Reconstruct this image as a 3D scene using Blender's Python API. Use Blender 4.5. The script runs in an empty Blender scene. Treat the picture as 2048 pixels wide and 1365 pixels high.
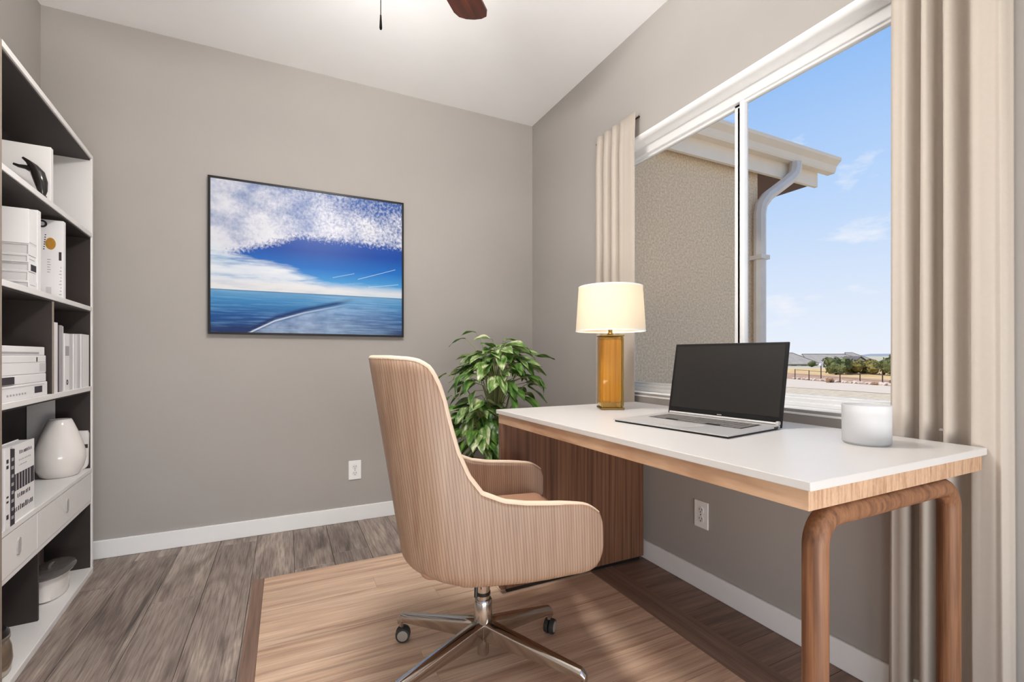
import bpy, bmesh, math, random
from mathutils import Vector, Matrix, noise

random.seed(7)
PI = math.pi
SC = bpy.context.scene
COL = SC.collection

# ------------------------------------------------------------------ camera
F, CAM_H, CX, HY = 925.0, 1.03, 1024.0, 712.0      # focal length in pixels, lens height, principal column, horizon row
YAW = math.radians(26.03)
cam_data = bpy.data.cameras.new('camera')
cam_data.sensor_width = 36.0
cam_data.lens = F / 2048.0 * 36.0
cam_data.shift_y = (HY - 682.5) / 2048.0
cam_data.clip_start = 0.02
cam_data.clip_end = 8000
cam = bpy.data.objects.new('camera', cam_data)
cam.location = (0, 0, CAM_H)
cam.rotation_euler = (PI / 2, 0, -YAW)
COL.objects.link(cam)
SC.camera = cam
FW = (math.sin(YAW), math.cos(YAW))
RT = (math.cos(YAW), -math.sin(YAW))

# ------------------------------------------------------------------ colour management
SC.view_settings.view_transform = 'Standard'
SC.view_settings.look = 'None'
SC.view_settings.gamma = 1.0
SC.view_settings.use_curve_mapping = False
SC.view_settings.exposure = 0.0


def lin(r, g, b, a=1.0):
    f = lambda c: (c / 255 / 12.92) if c / 255 <= 0.04045 else ((c / 255 + 0.055) / 1.055) ** 2.4
    return (f(r), f(g), f(b), a)


# ------------------------------------------------------------------ world: pale blue sky with small fair-weather clouds
SKY_STRENGTH = 1.0
W = bpy.data.worlds.new('sky')
SC.world = W
W.use_nodes = True
wn, wl = W.node_tree.nodes, W.node_tree.links
wn.clear()
w_out = wn.new('ShaderNodeOutputWorld')
w_bg = wn.new('ShaderNodeBackground')
w_bg.inputs['Strength'].default_value = SKY_STRENGTH
w_tc = wn.new('ShaderNodeTexCoord')
w_sep = wn.new('ShaderNodeSeparateXYZ')
w_ramp = wn.new('ShaderNodeValToRGB')
els = w_ramp.color_ramp.elements
els[0].position, els[0].color = 0.0, lin(236, 242, 252)
els[1].position, els[1].color = 1.0, lin(86, 140, 222)
for pos, c in ((0.10, (222, 234, 252)), (0.28, (186, 214, 250)), (0.50, (142, 188, 245))):
    e = els.new(pos)
    e.color = lin(*c)
w_map = wn.new('ShaderNodeMapping')
w_map.inputs['Scale'].default_value = (1.0, 1.0, 2.6)
w_map.inputs['Location'].default_value = (-6.97, -6.64, 1.75)
w_noise = wn.new('ShaderNodeTexNoise')
w_noise.inputs['Scale'].default_value = 5.2
w_noise.inputs['Detail'].default_value = 7.0
w_noise.inputs['Roughness'].default_value = 0.55
w_cr = wn.new('ShaderNodeValToRGB')
w_cr.color_ramp.elements[0].position = 0.585
w_cr.color_ramp.elements[1].position = 0.72
w_mix = wn.new('ShaderNodeMix')
w_mix.data_type = 'RGBA'
w_mix.inputs['B'].default_value = lin(246, 247, 252)
wl.new(w_tc.outputs['Generated'], w_sep.inputs[0])
wl.new(w_sep.outputs['Z'], w_ramp.inputs['Fac'])
wl.new(w_tc.outputs['Generated'], w_map.inputs['Vector'])
wl.new(w_map.outputs[0], w_noise.inputs['Vector'])
wl.new(w_noise.outputs['Fac'], w_cr.inputs['Fac'])
wl.new(w_cr.outputs['Color'], w_mix.inputs['Factor'])
wl.new(w_ramp.outputs['Color'], w_mix.inputs['A'])
wl.new(w_mix.outputs['Result'], w_bg.inputs['Color'])
wl.new(w_bg.outputs[0], w_out.inputs['Surface'])

# ------------------------------------------------------------------ sun (behind the house: the window wall is in shade)
sun_data = bpy.data.lights.new('sun', 'SUN')
sun_data.energy = 4.2
sun_data.color = (1.0, 0.94, 0.85)
sun_data.angle = math.radians(0.6)
sun = bpy.data.objects.new('sun', sun_data)
sun.rotation_euler = Vector((0.50, -0.30, -0.80)).to_track_quat('-Z', 'Y').to_euler()
sun.location = (-4, 6, 9)
COL.objects.link(sun)

# added fill lamp in the unseen opening behind the camera, standing in for daylight
REAR_FILL = 6.0
rear_fill_data = bpy.data.lights.new('rear_fill', 'AREA')
rear_fill_data.shape = 'RECTANGLE'
rear_fill_data.size, rear_fill_data.size_y = 2.1, 2.0
rear_fill_data.energy = REAR_FILL
rear_fill_data.color = (0.97, 0.98, 1.0)
rear_fill_lamp = bpy.data.objects.new('rear_fill', rear_fill_data)
rear_fill_lamp.location = (0.25, -1.12, 1.10)
rear_fill_lamp.rotation_euler = (PI / 2, 0, 0)
COL.objects.link(rear_fill_lamp)

# added fill lamp outside that opening, tilted up to brighten the ceiling
ceiling_fill_data = bpy.data.lights.new('ceiling_fill', 'AREA')
ceiling_fill_data.shape = 'RECTANGLE'
ceiling_fill_data.size, ceiling_fill_data.size_y = 2.1, 0.9
ceiling_fill_data.energy = 72.0
ceiling_fill_data.color = (1.0, 0.985, 0.96)
ceiling_fill_lamp = bpy.data.objects.new('ceiling_fill', ceiling_fill_data)
ceiling_fill_lamp.location = (0.25, -1.30, 0.30)
ceiling_fill_lamp.rotation_euler = (PI / 2 + math.radians(66), 0, 0)
COL.objects.link(ceiling_fill_lamp)

FAN_LIGHT = 96.0          # radiance of the fan's glass light bowl
FAN_BULBS = 22.0           # watts of the bulbs inside the open bowl, thrown at the ceiling
LAMP_WATTS = 5.0

# ------------------------------------------------------------------ materials


def nodes_of(m):
    m.use_nodes = True
    return m.node_tree.nodes, m.node_tree.links, m.node_tree.nodes['Principled BSDF']


def sock(b, name, v):
    if name in b.inputs:
        b.inputs[name].default_value = v


def mat(name, rgb, rough=0.5, metal=0.0, var=0.05, scale=12.0, bump=0.0, bump_scale=200.0, stretch=(1, 1, 1),
        spec=None, **kw):
    """Principled with a noise-mottled colour and, if asked, fine relief."""
    m = bpy.data.materials.new(name)
    n, l, b = nodes_of(m)
    c = lin(*rgb)
    tc = n.new('ShaderNodeTexCoord')
    mp = n.new('ShaderNodeMapping')
    mp.inputs['Scale'].default_value = stretch
    l.new(tc.outputs['Object'], mp.inputs['Vector'])
    nz = n.new('ShaderNodeTexNoise')
    nz.inputs['Scale'].default_value = scale
    nz.inputs['Detail'].default_value = 4
    l.new(mp.outputs[0], nz.inputs['Vector'])
    r = n.new('ShaderNodeValToRGB')
    r.color_ramp.elements[0].position = 0.3
    r.color_ramp.elements[1].position = 0.7
    r.color_ramp.elements[0].color = tuple(x * (1 - var) for x in c[:3]) + (1,)
    r.color_ramp.elements[1].color = tuple(min(1, x * (1 + var)) for x in c[:3]) + (1,)
    l.new(nz.outputs['Fac'], r.inputs['Fac'])
    l.new(r.outputs['Color'], b.inputs['Base Color'])
    b.inputs['Roughness'].default_value = rough
    b.inputs['Metallic'].default_value = metal
    if spec is not None:
        sock(b, 'Specular IOR Level', spec)
    for k, v in kw.items():
        sock(b, k.replace('_', ' '), v)
    if bump:
        n2 = n.new('ShaderNodeTexNoise')
        n2.inputs['Scale'].default_value = bump_scale
        n2.inputs['Detail'].default_value = 3
        l.new(mp.outputs[0], n2.inputs['Vector'])
        bp = n.new('ShaderNodeBump')
        bp.inputs['Strength'].default_value = bump
        bp.inputs['Distance'].default_value = 0.002
        l.new(n2.outputs['Fac'], bp.inputs['Height'])
        l.new(bp.outputs[0], b.inputs['Normal'])
    return m


def wood(name, stops, streak=(40, 40, 1.2), fine=(260, 260, 4), rough=0.45, fine_amt=0.35, rnd=0.0, bump=0.05,
         distort=0.0, crack=0.0, crack_scale=(70, 1.6, 70)):
    """Wood: broad streaks (ramp stops) times fine grain; `rnd` shifts the tone from piece to piece."""
    m = bpy.data.materials.new(name)
    n, l, b = nodes_of(m)
    tc = n.new('ShaderNodeTexCoord')
    oi = n.new('ShaderNodeObjectInfo')
    off = n.new('ShaderNodeMath')
    off.operation = 'MULTIPLY'
    off.inputs[1].default_value = 53.0
    l.new(oi.outputs['Random'], off.inputs[0])
    add = n.new('ShaderNodeVectorMath')
    add.operation = 'ADD'
    l.new(tc.outputs['Object'], add.inputs[0])
    if rnd:
        l.new(off.outputs[0], add.inputs[1])

    def nz(scale, detail, dist=0.0):
        mp = n.new('ShaderNodeMapping')
        mp.inputs['Scale'].default_value = scale
        l.new(add.outputs[0], mp.inputs['Vector'])
        t = n.new('ShaderNodeTexNoise')
        t.inputs['Scale'].default_value = 1.0
        t.inputs['Detail'].default_value = detail
        t.inputs['Distortion'].default_value = dist
        l.new(mp.outputs[0], t.inputs['Vector'])
        return t
    a = nz(streak, 3, distort)
    r = n.new('ShaderNodeValToRGB')
    el = r.color_ramp.elements
    el[0].position, el[0].color = stops[0][0], lin(*stops[0][1])
    el[1].position, el[1].color = stops[-1][0], lin(*stops[-1][1])
    for p, c in stops[1:-1]:
        e_ = el.new(p)
        e_.color = lin(*c)
    l.new(a.outputs['Fac'], r.inputs['Fac'])
    f = nz(fine, 5)
    r2 = n.new('ShaderNodeValToRGB')
    r2.color_ramp.elements[0].position = 0.35
    r2.color_ramp.elements[1].position = 0.60
    d = 1 - fine_amt
    r2.color_ramp.elements[0].color = (d, d, d, 1)
    r2.color_ramp.elements[1].color = (1, 1, 1, 1)
    l.new(f.outputs['Fac'], r2.inputs['Fac'])
    mx = n.new('ShaderNodeMix')
    mx.data_type = 'RGBA'
    mx.blend_type = 'MULTIPLY'
    mx.inputs['Factor'].default_value = 1.0
    l.new(r.outputs['Color'], mx.inputs['A'])
    l.new(r2.outputs['Color'], mx.inputs['B'])
    last = mx.outputs['Result']
    if crack:
        ck = nz(crack_scale, 4, 0.8)
        r3 = n.new('ShaderNodeValToRGB')
        r3.color_ramp.elements[0].position = 0.30
        r3.color_ramp.elements[1].position = 0.37
        r3.color_ramp.elements[0].color = (1 - crack,) * 3 + (1,)
        r3.color_ramp.elements[1].color = (1, 1, 1, 1)
        l.new(ck.outputs['Fac'], r3.inputs['Fac'])
        m3 = n.new('ShaderNodeMix')
        m3.data_type = 'RGBA'
        m3.blend_type = 'MULTIPLY'
        m3.inputs['Factor'].default_value = 1.0
        l.new(last, m3.inputs['A'])
        l.new(r3.outputs['Color'], m3.inputs['B'])
        last = m3.outputs['Result']
    if rnd:
        hv = n.new('ShaderNodeHueSaturation')
        mr = n.new('ShaderNodeMapRange')
        mr.inputs['To Min'].default_value = 1 - rnd
        mr.inputs['To Max'].default_value = 1 + rnd
        l.new(oi.outputs['Random'], mr.inputs['Value'])
        l.new(mr.outputs[0], hv.inputs['Value'])
        l.new(last, hv.inputs['Color'])
        last = hv.outputs[0]
    l.new(last, b.inputs['Base Color'])
    b.inputs['Roughness'].default_value = rough
    if bump:
        bp = n.new('ShaderNodeBump')
        bp.inputs['Strength'].default_value = bump
        bp.inputs['Distance'].default_value = 0.002
        l.new(f.outputs['Fac'], bp.inputs['Height'])
        l.new(bp.outputs[0], b.inputs['Normal'])
    return m


def translucent_cloth(name, rgb, amount=0.35, rough=0.9, scale=90):
    m = bpy.data.materials.new(name)
    n, l, b = nodes_of(m)
    tc = n.new('ShaderNodeTexCoord')
    nz = n.new('ShaderNodeTexNoise')
    nz.inputs['Scale'].default_value = scale
    l.new(tc.outputs['Object'], nz.inputs['Vector'])
    r = n.new('ShaderNodeValToRGB')
    c = lin(*rgb)
    r.color_ramp.elements[0].color = tuple(x * 0.94 for x in c[:3]) + (1,)
    r.color_ramp.elements[1].color = c
    l.new(nz.outputs['Fac'], r.inputs['Fac'])
    l.new(r.outputs['Color'], b.inputs['Base Color'])
    b.inputs['Roughness'].default_value = rough
    sock(b, 'Specular IOR Level', 0.15)
    t = n.new('ShaderNodeBsdfTranslucent')
    l.new(r.outputs['Color'], t.inputs['Color'])
    mx = n.new('ShaderNodeMixShader')
    mx.inputs[0].default_value = amount
    l.new(b.outputs[0], mx.inputs[1])
    l.new(t.outputs[0], mx.inputs[2])
    l.new(mx.outputs[0], n['Material Output'].inputs['Surface'])
    return m


def glow(name, rgb, strength):
    m = bpy.data.materials.new(name)
    n, l, b = nodes_of(m)
    b.inputs['Base Color'].default_value = lin(*rgb)
    sock(b, 'Emission Color', lin(*rgb))
    sock(b, 'Emission Strength', strength)
    return m


def pane_glass(name):
    m = bpy.data.materials.new(name)
    n, l, b = nodes_of(m)
    t = n.new('ShaderNodeBsdfTransparent')
    g = n.new('ShaderNodeBsdfGlossy')
    g.inputs['Roughness'].default_value = 0.45
    fr = n.new('ShaderNodeFresnel')
    fr.inputs['IOR'].default_value = 1.12
    mx = n.new('ShaderNodeMixShader')
    l.new(fr.outputs[0], mx.inputs[0])
    l.new(t.outputs[0], mx.inputs[1])
    l.new(g.outputs[0], mx.inputs[2])
    l.new(mx.outputs[0], n['Material Output'].inputs['Surface'])
    return m


M = {}
M['wall'] = mat('wall_paint', (173, 168, 163), 0.85, var=0.015, scale=3, bump=0.12, bump_scale=140, spec=0.2)
M['ceiling'] = mat('ceiling_paint', (248, 248, 248), 0.9, var=0.01, scale=4, bump=0.12, bump_scale=60, spec=0.1)
M['trim'] = mat('white_trim_paint', (247, 247, 246), 0.45, var=0.01)
M['vinyl'] = mat('white_window_vinyl', (238, 238, 238), 0.35, var=0.01)
M['glass'] = pane_glass('window_pane_glass')
M['plank'] = wood('grey_floor_plank', [(0.30, (110, 97, 91)), (0.44, (148, 132, 123)), (0.58, (168, 152, 141)), (0.72, (196, 180, 167))],
                  streak=(11, 1.9, 11), fine=(170, 8, 170), rough=0.5, fine_amt=0.42, rnd=0.12, bump=0.3, distort=1.1, crack=0.5)
M['sub'] = mat('floor_joint', (84, 76, 70), 0.9)
M['mat_plank'] = wood('pale_mat_plank', [(0.28, (176, 140, 117)), (0.42, (204, 170, 144)), (0.58, (220, 189, 162)), (0.75, (230, 203, 176))],
                      streak=(1.5, 26, 26), fine=(5, 190, 190), rough=0.55, fine_amt=0.2, rnd=0.07, bump=0.1, distort=0.5, crack=0.3, crack_scale=(1.3, 60, 60))
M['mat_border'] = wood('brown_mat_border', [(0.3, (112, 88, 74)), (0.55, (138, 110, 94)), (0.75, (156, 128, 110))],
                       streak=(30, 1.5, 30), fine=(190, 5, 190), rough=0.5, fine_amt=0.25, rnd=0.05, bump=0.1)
M['veneer'] = wood('pinstripe_veneer', [(0.30, (158, 124, 101)), (0.50, (169, 137, 113)), (0.72, (178, 146, 122))],
                   streak=(60, 60, 0.7), fine=(420, 420, 2), rough=0.42, fine_amt=0.10, bump=0.03)


def add_pinstripes(m, period, depth, wiggle):
    n, l = m.node_tree.nodes, m.node_tree.links
    b = n['Principled BSDF']
    src = b.inputs['Base Color'].links[0].from_socket
    tc = n.new('ShaderNodeTexCoord')
    at = n.new('ShaderNodeAttribute')          # distance round the bent veneer sheet
    at.attribute_name = 'arc'
    sp = n.new('ShaderNodeSeparateXYZ')
    l.new(tc.outputs['Object'], sp.inputs[0])
    zs = n.new('ShaderNodeMath')
    zs.operation = 'MULTIPLY'
    zs.inputs[1].default_value = 0.012
    l.new(sp.outputs['Z'], zs.inputs[0])
    mp = n.new('ShaderNodeCombineXYZ')
    l.new(at.outputs['Fac'], mp.inputs['X'])
    l.new(zs.outputs[0], mp.inputs['Z'])
    w = n.new('ShaderNodeTexWave')
    w.wave_type = 'BANDS'
    w.bands_direction = 'X'
    w.inputs['Scale'].default_value = 2 * PI / (20 * period)
    w.inputs['Distortion'].default_value = wiggle
    w.inputs['Detail'].default_value = 2
    w.inputs['Detail Scale'].default_value = 0.18
    l.new(mp.outputs[0], w.inputs['Vector'])
    r = n.new('ShaderNodeValToRGB')
    r.color_ramp.elements[0].position = 0.02
    r.color_ramp.elements[0].color = (1 - depth,) * 3 + (1,)
    r.color_ramp.elements[1].position = 0.34
    r.color_ramp.elements[1].color = (1, 1, 1, 1)
    l.new(w.outputs['Fac'], r.inputs['Fac'])
    mx = n.new('ShaderNodeMix')
    mx.data_type = 'RGBA'
    mx.blend_type = 'MULTIPLY'
    mx.inputs['Factor'].default_value = 1.0
    l.new(src, mx.inputs['A'])
    l.new(r.outputs['Color'], mx.inputs['B'])
    l.new(mx.outputs['Result'], b.inputs['Base Color'])


add_pinstripes(M['veneer'], 0.0080, 0.34, 9.0)
M['rim'] = mat('cream_rim', (226, 202, 178), 0.5, var=0.02)
M['seat'] = mat('seat_upholstery', (170, 130, 104), 0.8, var=0.05, bump=0.1, bump_scale=500)
M['desk_white'] = mat('white_desk_laminate', (212, 208, 204), 0.35, var=0.008)
M['apron'] = wood('light_oak_apron', [(0.30, (176, 136, 106)), (0.5, (202, 164, 132)), (0.72, (214, 178, 146))],
                  streak=(120, 1.0, 16), fine=(260, 4, 120), rough=0.45, fine_amt=0.12)
M['panel'] = wood('brown_walnut_panel', [(0.30, (92, 60, 42)), (0.48, (124, 84, 60)), (0.72, (142, 100, 74))],
                  streak=(75, 75, 1.2), fine=(300, 300, 3), rough=0.45, fine_amt=0.25)
M['leg'] = wood('walnut_leg', [(0.30, (104, 66, 42)), (0.5, (140, 94, 62)), (0.72, (158, 110, 76))],
                streak=(60, 60, 3), fine=(280, 280, 6), rough=0.55, fine_amt=0.28)
M['chrome'] = mat('polished_chrome', (196, 190, 184), 0.14, 1.0, var=0.02)
M['black'] = mat('black_plastic', (24, 23, 23), 0.35, var=0.05)
M['rubber'] = mat('dark_rubber', (44, 42, 40), 0.6)
M['grey_hub'] = mat('grey_hub', (150, 142, 132), 0.4)
M['shelf_white'] = mat('shelf_white_lacquer', (234, 231, 229), 0.4, var=0.01)
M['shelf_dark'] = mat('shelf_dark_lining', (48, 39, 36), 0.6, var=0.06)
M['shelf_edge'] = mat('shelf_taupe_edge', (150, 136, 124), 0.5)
M['tab'] = mat('grey_pull', (178, 174, 172), 0.5)
M['paper'] = mat('white_paper', (232, 230, 230), 0.7, var=0.015)
M['paper2'] = mat('grey_white_card', (206, 203, 203), 0.7, var=0.02)
M['ink'] = mat('dark_ink', (46, 40, 50), 0.6)
M['greyink'] = mat('pale_grey_ink', (168, 165, 168), 0.7)
M['gold'] = mat('ochre_sticker', (176, 126, 40), 0.6, var=0.1, scale=60)
M['ceramic'] = mat('glossy_white_ceramic', (236, 230, 226), 0.12, var=0.01)
M['figure'] = mat('black_gloss_ceramic', (40, 36, 34), 0.15)
M['taupe_box'] = mat('taupe_box', (84, 70, 66), 0.7)
M['smoke'] = mat('smoked_glass_lid', (150, 144, 140), 0.05, var=0.05, Transmission_Weight=0.7)
M['steel'] = mat('brushed_steel', (190, 180, 165), 0.22, 1.0)
M['curtain'] = translucent_cloth('cream_curtain', (208, 197, 185), 0.16)
M['rod'] = mat('dark_rod', (70, 60, 54), 0.4, 0.6)
M['shade'] = translucent_cloth('lamp_shade_fabric', (250, 242, 226), 0.5, scale=300)
M['brass'] = mat('aged_brass', (150, 124, 74), 0.3, 1.0)
M['amber'] = mat('amber_glass', (255, 216, 124), 0.04, var=0.02, Transmission_Weight=0.92, IOR=1.3)
M['amber_core'] = wood('amber_core', [(0.3, (214, 152, 48)), (0.5, (240, 184, 76)), (0.7, (252, 214, 128))], streak=(50, 50, 1), fine=(90, 90, 2),
                       rough=0.25, fine_amt=0.15, bump=0)
M['alu'] = mat('silver_aluminium', (206, 204, 203), 0.35, 0.35, var=0.01)
M['screen'] = mat('dark_screen', (44, 42, 40), 0.30, var=0.02, spec=0.3)
M['bezel'] = mat('black_bezel', (26, 25, 27), 0.35, spec=0.3)
M['keys'] = mat('grey_keys', (120, 116, 114), 0.55)
M['frost'] = mat('frosted_glass', (240, 240, 241), 0.5, var=0.01, Transmission_Weight=0.45, IOR=1.2)
M['wax'] = mat('white_wax', (243, 243, 243), 0.6, var=0.01)
M['blade'] = wood('dark_fan_blade', [(0.3, (34, 10, 6)), (0.5, (68, 26, 12)), (0.72, (96, 44, 20))], streak=(3, 30, 30), fine=(5, 160, 160), rough=0.35)
M['bronze'] = mat('oil_rubbed_bronze', (24, 19, 17), 0.5, 0.2)
M['chain'] = mat('blackened_chain', (10, 9, 8), 1.0, spec=0.0)
M['bowl'] = glow('lit_glass_bowl', (255, 251, 246), FAN_LIGHT)
M['pot'] = mat('white_plant_pot', (226, 222, 216), 0.4)
M['soil'] = mat('potting_soil', (60, 46, 36), 0.95, bump=0.6, bump_scale=80)
M['stem'] = mat('pale_plant_stem', (170, 176, 120), 0.55, var=0.1)
M['outlet_dark'] = mat('outlet_slot', (30, 28, 26), 0.6)
M['stucco'] = mat('beige_stucco', (232, 208, 176), 0.95, var=0.20, scale=75, bump=1.0, bump_scale=70, spec=0.1)
M['fascia'] = mat('cream_fascia_paint', (246, 232, 212), 0.6, var=0.02)
M['soffit'] = mat('brown_soffit', (96, 66, 50), 0.8)
M['spout'] = mat('galvanised_downspout', (226, 218, 208), 0.45, 0.05)
M['shingle'] = mat('grey_roof_shingle', (166, 156, 144), 0.9, var=0.12, scale=0.6)
M['shingle_dark'] = mat('dark_roof_edge', (96, 92, 92), 0.9, var=0.12, scale=0.6)
M['housewall'] = mat('pale_house_wall', (196, 184, 168), 0.9)
M['house_window'] = mat('dark_house_window', (56, 60, 64), 0.3)
M['gravel'] = mat('tan_gravel', (196, 178, 150), 1.0, var=0.28, scale=6, bump=0.8, bump_scale=12)
M['asphalt'] = mat('pale_asphalt', (208, 190, 168), 0.95, var=0.05, scale=0.8)
M['grass'] = mat('dry_straw_grass', (206, 172, 118), 1.0, var=0.22, scale=0.5, bump=0.8, bump_scale=3)
M['scrub'] = mat('reddish_scrub', (176, 140, 110), 1.0, var=0.35, scale=1.4)
M['far'] = mat('far_plain', (186, 176, 150), 1.0, var=0.1, scale=0.02)
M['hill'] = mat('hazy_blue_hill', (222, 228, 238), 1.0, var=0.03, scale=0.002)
M['rock'] = mat('pale_rock', (206, 186, 168), 0.95, var=0.15, scale=3)
M['foliage'] = mat('olive_foliage', (92, 98, 52), 0.8, var=0.45, scale=1.2)
M['foliage2'] = mat('ochre_foliage', (122, 112, 54), 0.8, var=0.45, scale=1.2)
M['bark'] = mat('brown_bark', (86, 66, 52), 0.9)
M['fence'] = mat('rusty_fence_iron', (78, 58, 48), 0.8)
M['mailbox'] = mat('white_mailbox', (226, 226, 226), 0.5)


def leaf_material(name, dark, mid, pale, pale_pos):
    m = bpy.data.materials.new(name)
    n, l, b = nodes_of(m)
    tc = n.new('ShaderNodeTexCoord')
    oi = n.new('ShaderNodeObjectInfo')
    mul = n.new('ShaderNodeMath')
    mul.operation = 'MULTIPLY'
    mul.inputs[1].default_value = 31
    l.new(oi.outputs['Random'], mul.inputs[0])
    add = n.new('ShaderNodeVectorMath')
    add.operation = 'ADD'
    l.new(tc.outputs['Object'], add.inputs[0])
    l.new(mul.outputs[0], add.inputs[1])
    mp = n.new('ShaderNodeMapping')
    mp.inputs['Scale'].default_value = (2.6, 8, 2.6)
    l.new(add.outputs[0], mp.inputs['Vector'])
    nz = n.new('ShaderNodeTexNoise')
    nz.inputs['Scale'].default_value = 1.0
    nz.inputs['Detail'].default_value = 3
    l.new(mp.outputs[0], nz.inputs['Vector'])
    r = n.new('ShaderNodeValToRGB')
    el = r.color_ramp.elements
    el[0].position, el[0].color = 0.32, lin(*dark)
    el[1].position, el[1].color = pale_pos + 0.1, lin(*pale)
    e1 = el.new(0.5)
    e1.color = lin(*mid)
    l.new(nz.outputs['Fac'], r.inputs['Fac'])
    l.new(r.outputs['Color'], b.inputs['Base Color'])
    b.inputs['Roughness'].default_value = 0.32
    t = n.new('ShaderNodeBsdfTranslucent')
    l.new(r.outputs['Color'], t.inputs['Color'])
    mx = n.new('ShaderNodeMixShader')
    mx.inputs[0].default_value = 0.2
    l.new(b.outputs[0], mx.inputs[1])
    l.new(t.outputs[0], mx.inputs[2])
    l.new(mx.outputs[0], n['Material Output'].inputs['Surface'])
    return m


M['leaf_dark'] = leaf_material('dark_green_leaf', (44, 78, 34), (80, 124, 50), (148, 178, 92), 0.64)
M['leaf_pale'] = leaf_material('variegated_leaf', (70, 114, 46), (136, 168, 92), (226, 226, 188), 0.55)

# ------------------------------------------------------------------ mesh helpers


class MB:
    def __init__(self):
        self.bm = bmesh.new()

    def _merge(self, other, mx=None):
        if mx is not None:
            bmesh.ops.transform(other, matrix=mx, verts=other.verts)
        tmp = bpy.data.meshes.new('tmp')
        other.to_mesh(tmp)
        other.free()
        self.bm.from_mesh(tmp)
        bpy.data.meshes.remove(tmp)
        return self

    def box(self, x0, x1, y0, y1, z0, z1, bev=0.0, seg=2, mx=None):
        b = bmesh.new()
        bmesh.ops.create_cube(b, size=1.0)
        for v in b.verts:
            v.co = Vector(((x0 + x1) / 2 + v.co.x * (x1 - x0), (y0 + y1) / 2 + v.co.y * (y1 - y0), (z0 + z1) / 2 + v.co.z * (z1 - z0)))
        if bev:
            bmesh.ops.bevel(b, geom=list(b.edges), offset=bev, segments=seg, profile=0.5, affect='EDGES')
        return self._merge(b, mx)

    def cyl(self, p0, p1, r0, r1=None, seg=16):
        r1 = r0 if r1 is None else r1
        return self.tube([p0, p1], [r0, r1], seg)

    def tube(self, pts, rad, seg=10, caps=True, squash=None):
        b = bmesh.new()
        pts = [Vector(p) for p in pts]
        if not isinstance(rad, (list, tuple)):
            rad = [rad] * len(pts)
        rings = []
        t_prev = None
        up = None
        for i, p in enumerate(pts):
            if i == 0:
                t = pts[1] - p
            elif i == len(pts) - 1:
                t = p - pts[i - 1]
            else:
                t = (pts[i + 1] - p).normalized() + (p - pts[i - 1]).normalized()
            t.normalize()
            if up is None:
                ref = Vector((0, 0, 1)) if abs(t.z) < 0.9 else Vector((0, 1, 0))
                up = (ref - t * ref.dot(t)).normalized()
            else:
                q = t_prev.rotation_difference(t)
                up = q @ up
                up = (up - t * up.dot(t)).normalized()
            sd = t.cross(up)
            t_prev = t
            ring = []
            for k in range(seg):
                a = 2 * PI * k / seg
                ca, sa = math.cos(a), math.sin(a)
                if squash:
                    ca *= squash
                ring.append(b.verts.new(p + (up * sa + sd * ca) * rad[i]))
            rings.append(ring)
        for a_, c_ in zip(rings, rings[1:]):
            for k in range(seg):
                b.faces.new((a_[k], a_[(k + 1) % seg], c_[(k + 1) % seg], c_[k]))
        if caps:
            b.faces.new(rings[0][::-1])
            b.faces.new(rings[-1])
        bmesh.ops.recalc_face_normals(b, faces=b.faces)
        return self._merge(b)

    def lathe(self, prof, seg=32, mx=None, close=False):
        """prof: (radius, z) pairs."""
        b = bmesh.new()
        rings = []
        for r, z in prof:
            if r < 1e-6:
                rings.append([b.verts.new((0, 0, z))])
            else:
                rings.append([b.verts.new((r * math.cos(2 * PI * k / seg), r * math.sin(2 * PI * k / seg), z)) for k in range(seg)])
        pairs = list(zip(rings, rings[1:])) + ([(rings[-1], rings[0])] if close else [])
        for a_, c_ in pairs:
            for k in range(seg):
                k2 = (k + 1) % seg
                if len(a_) == 1 and len(c_) == 1:
                    continue
                if len(a_) == 1:
                    b.faces.new((a_[0], c_[k2], c_[k]))
                elif len(c_) == 1:
                    b.faces.new((a_[k], a_[k2], c_[0]))
                else:
                    b.faces.new((a_[k], a_[k2], c_[k2], c_[k]))
        bmesh.ops.recalc_face_normals(b, faces=b.faces)
        return self._merge(b, mx)

    def prism(self, poly, h0, h1, mx=None, bev=0.0):
        """poly in XY, extruded from z=h0 to h1."""
        b = bmesh.new()
        lo = [b.verts.new((x, y, h0)) for x, y in poly]
        hi = [b.verts.new((x, y, h1)) for x, y in poly]
        b.faces.new(lo[::-1])
        b.faces.new(hi)
        n = len(poly)
        for k in range(n):
            b.faces.new((lo[k], lo[(k + 1) % n], hi[(k + 1) % n], hi[k]))
        bmesh.ops.recalc_face_normals(b, faces=b.faces)
        if bev:
            bmesh.ops.bevel(b, geom=list(b.edges), offset=bev, segments=2, profile=0.5, affect='EDGES')
        return self._merge(b, mx)

    def grid(self, fn, nu, nv):
        """fn(i, j) -> point"""
        b = bmesh.new()
        vs = [[b.verts.new(fn(i, j)) for j in range(nv + 1)] for i in range(nu + 1)]
        for i in range(nu):
            for j in range(nv):
                b.faces.new((vs[i][j], vs[i + 1][j], vs[i + 1][j + 1], vs[i][j + 1]))
        return self._merge(b)

    def faces(self, verts, faces):
        b = bmesh.new()
        vs = [b.verts.new(v) for v in verts]
        for f in faces:
            b.faces.new([vs[k] for k in f])
        bmesh.ops.recalc_face_normals(b, faces=b.faces)
        return self._merge(b)

    def ico(self, c, r, sub=2, sc=(1, 1, 1), jit=0.0, seed=0):
        b = bmesh.new()
        bmesh.ops.create_icosphere(b, subdivisions=sub, radius=1.0)
        for v in b.verts:
            k = 1 + jit * noise.noise(v.co * 2.3 + Vector((seed * 3.1, seed, 0)))
            v.co = Vector((c[0] + v.co.x * r * sc[0] * k, c[1] + v.co.y * r * sc[1] * k, c[2] + v.co.z * r * sc[2] * k))
        return self._merge(b)


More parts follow.
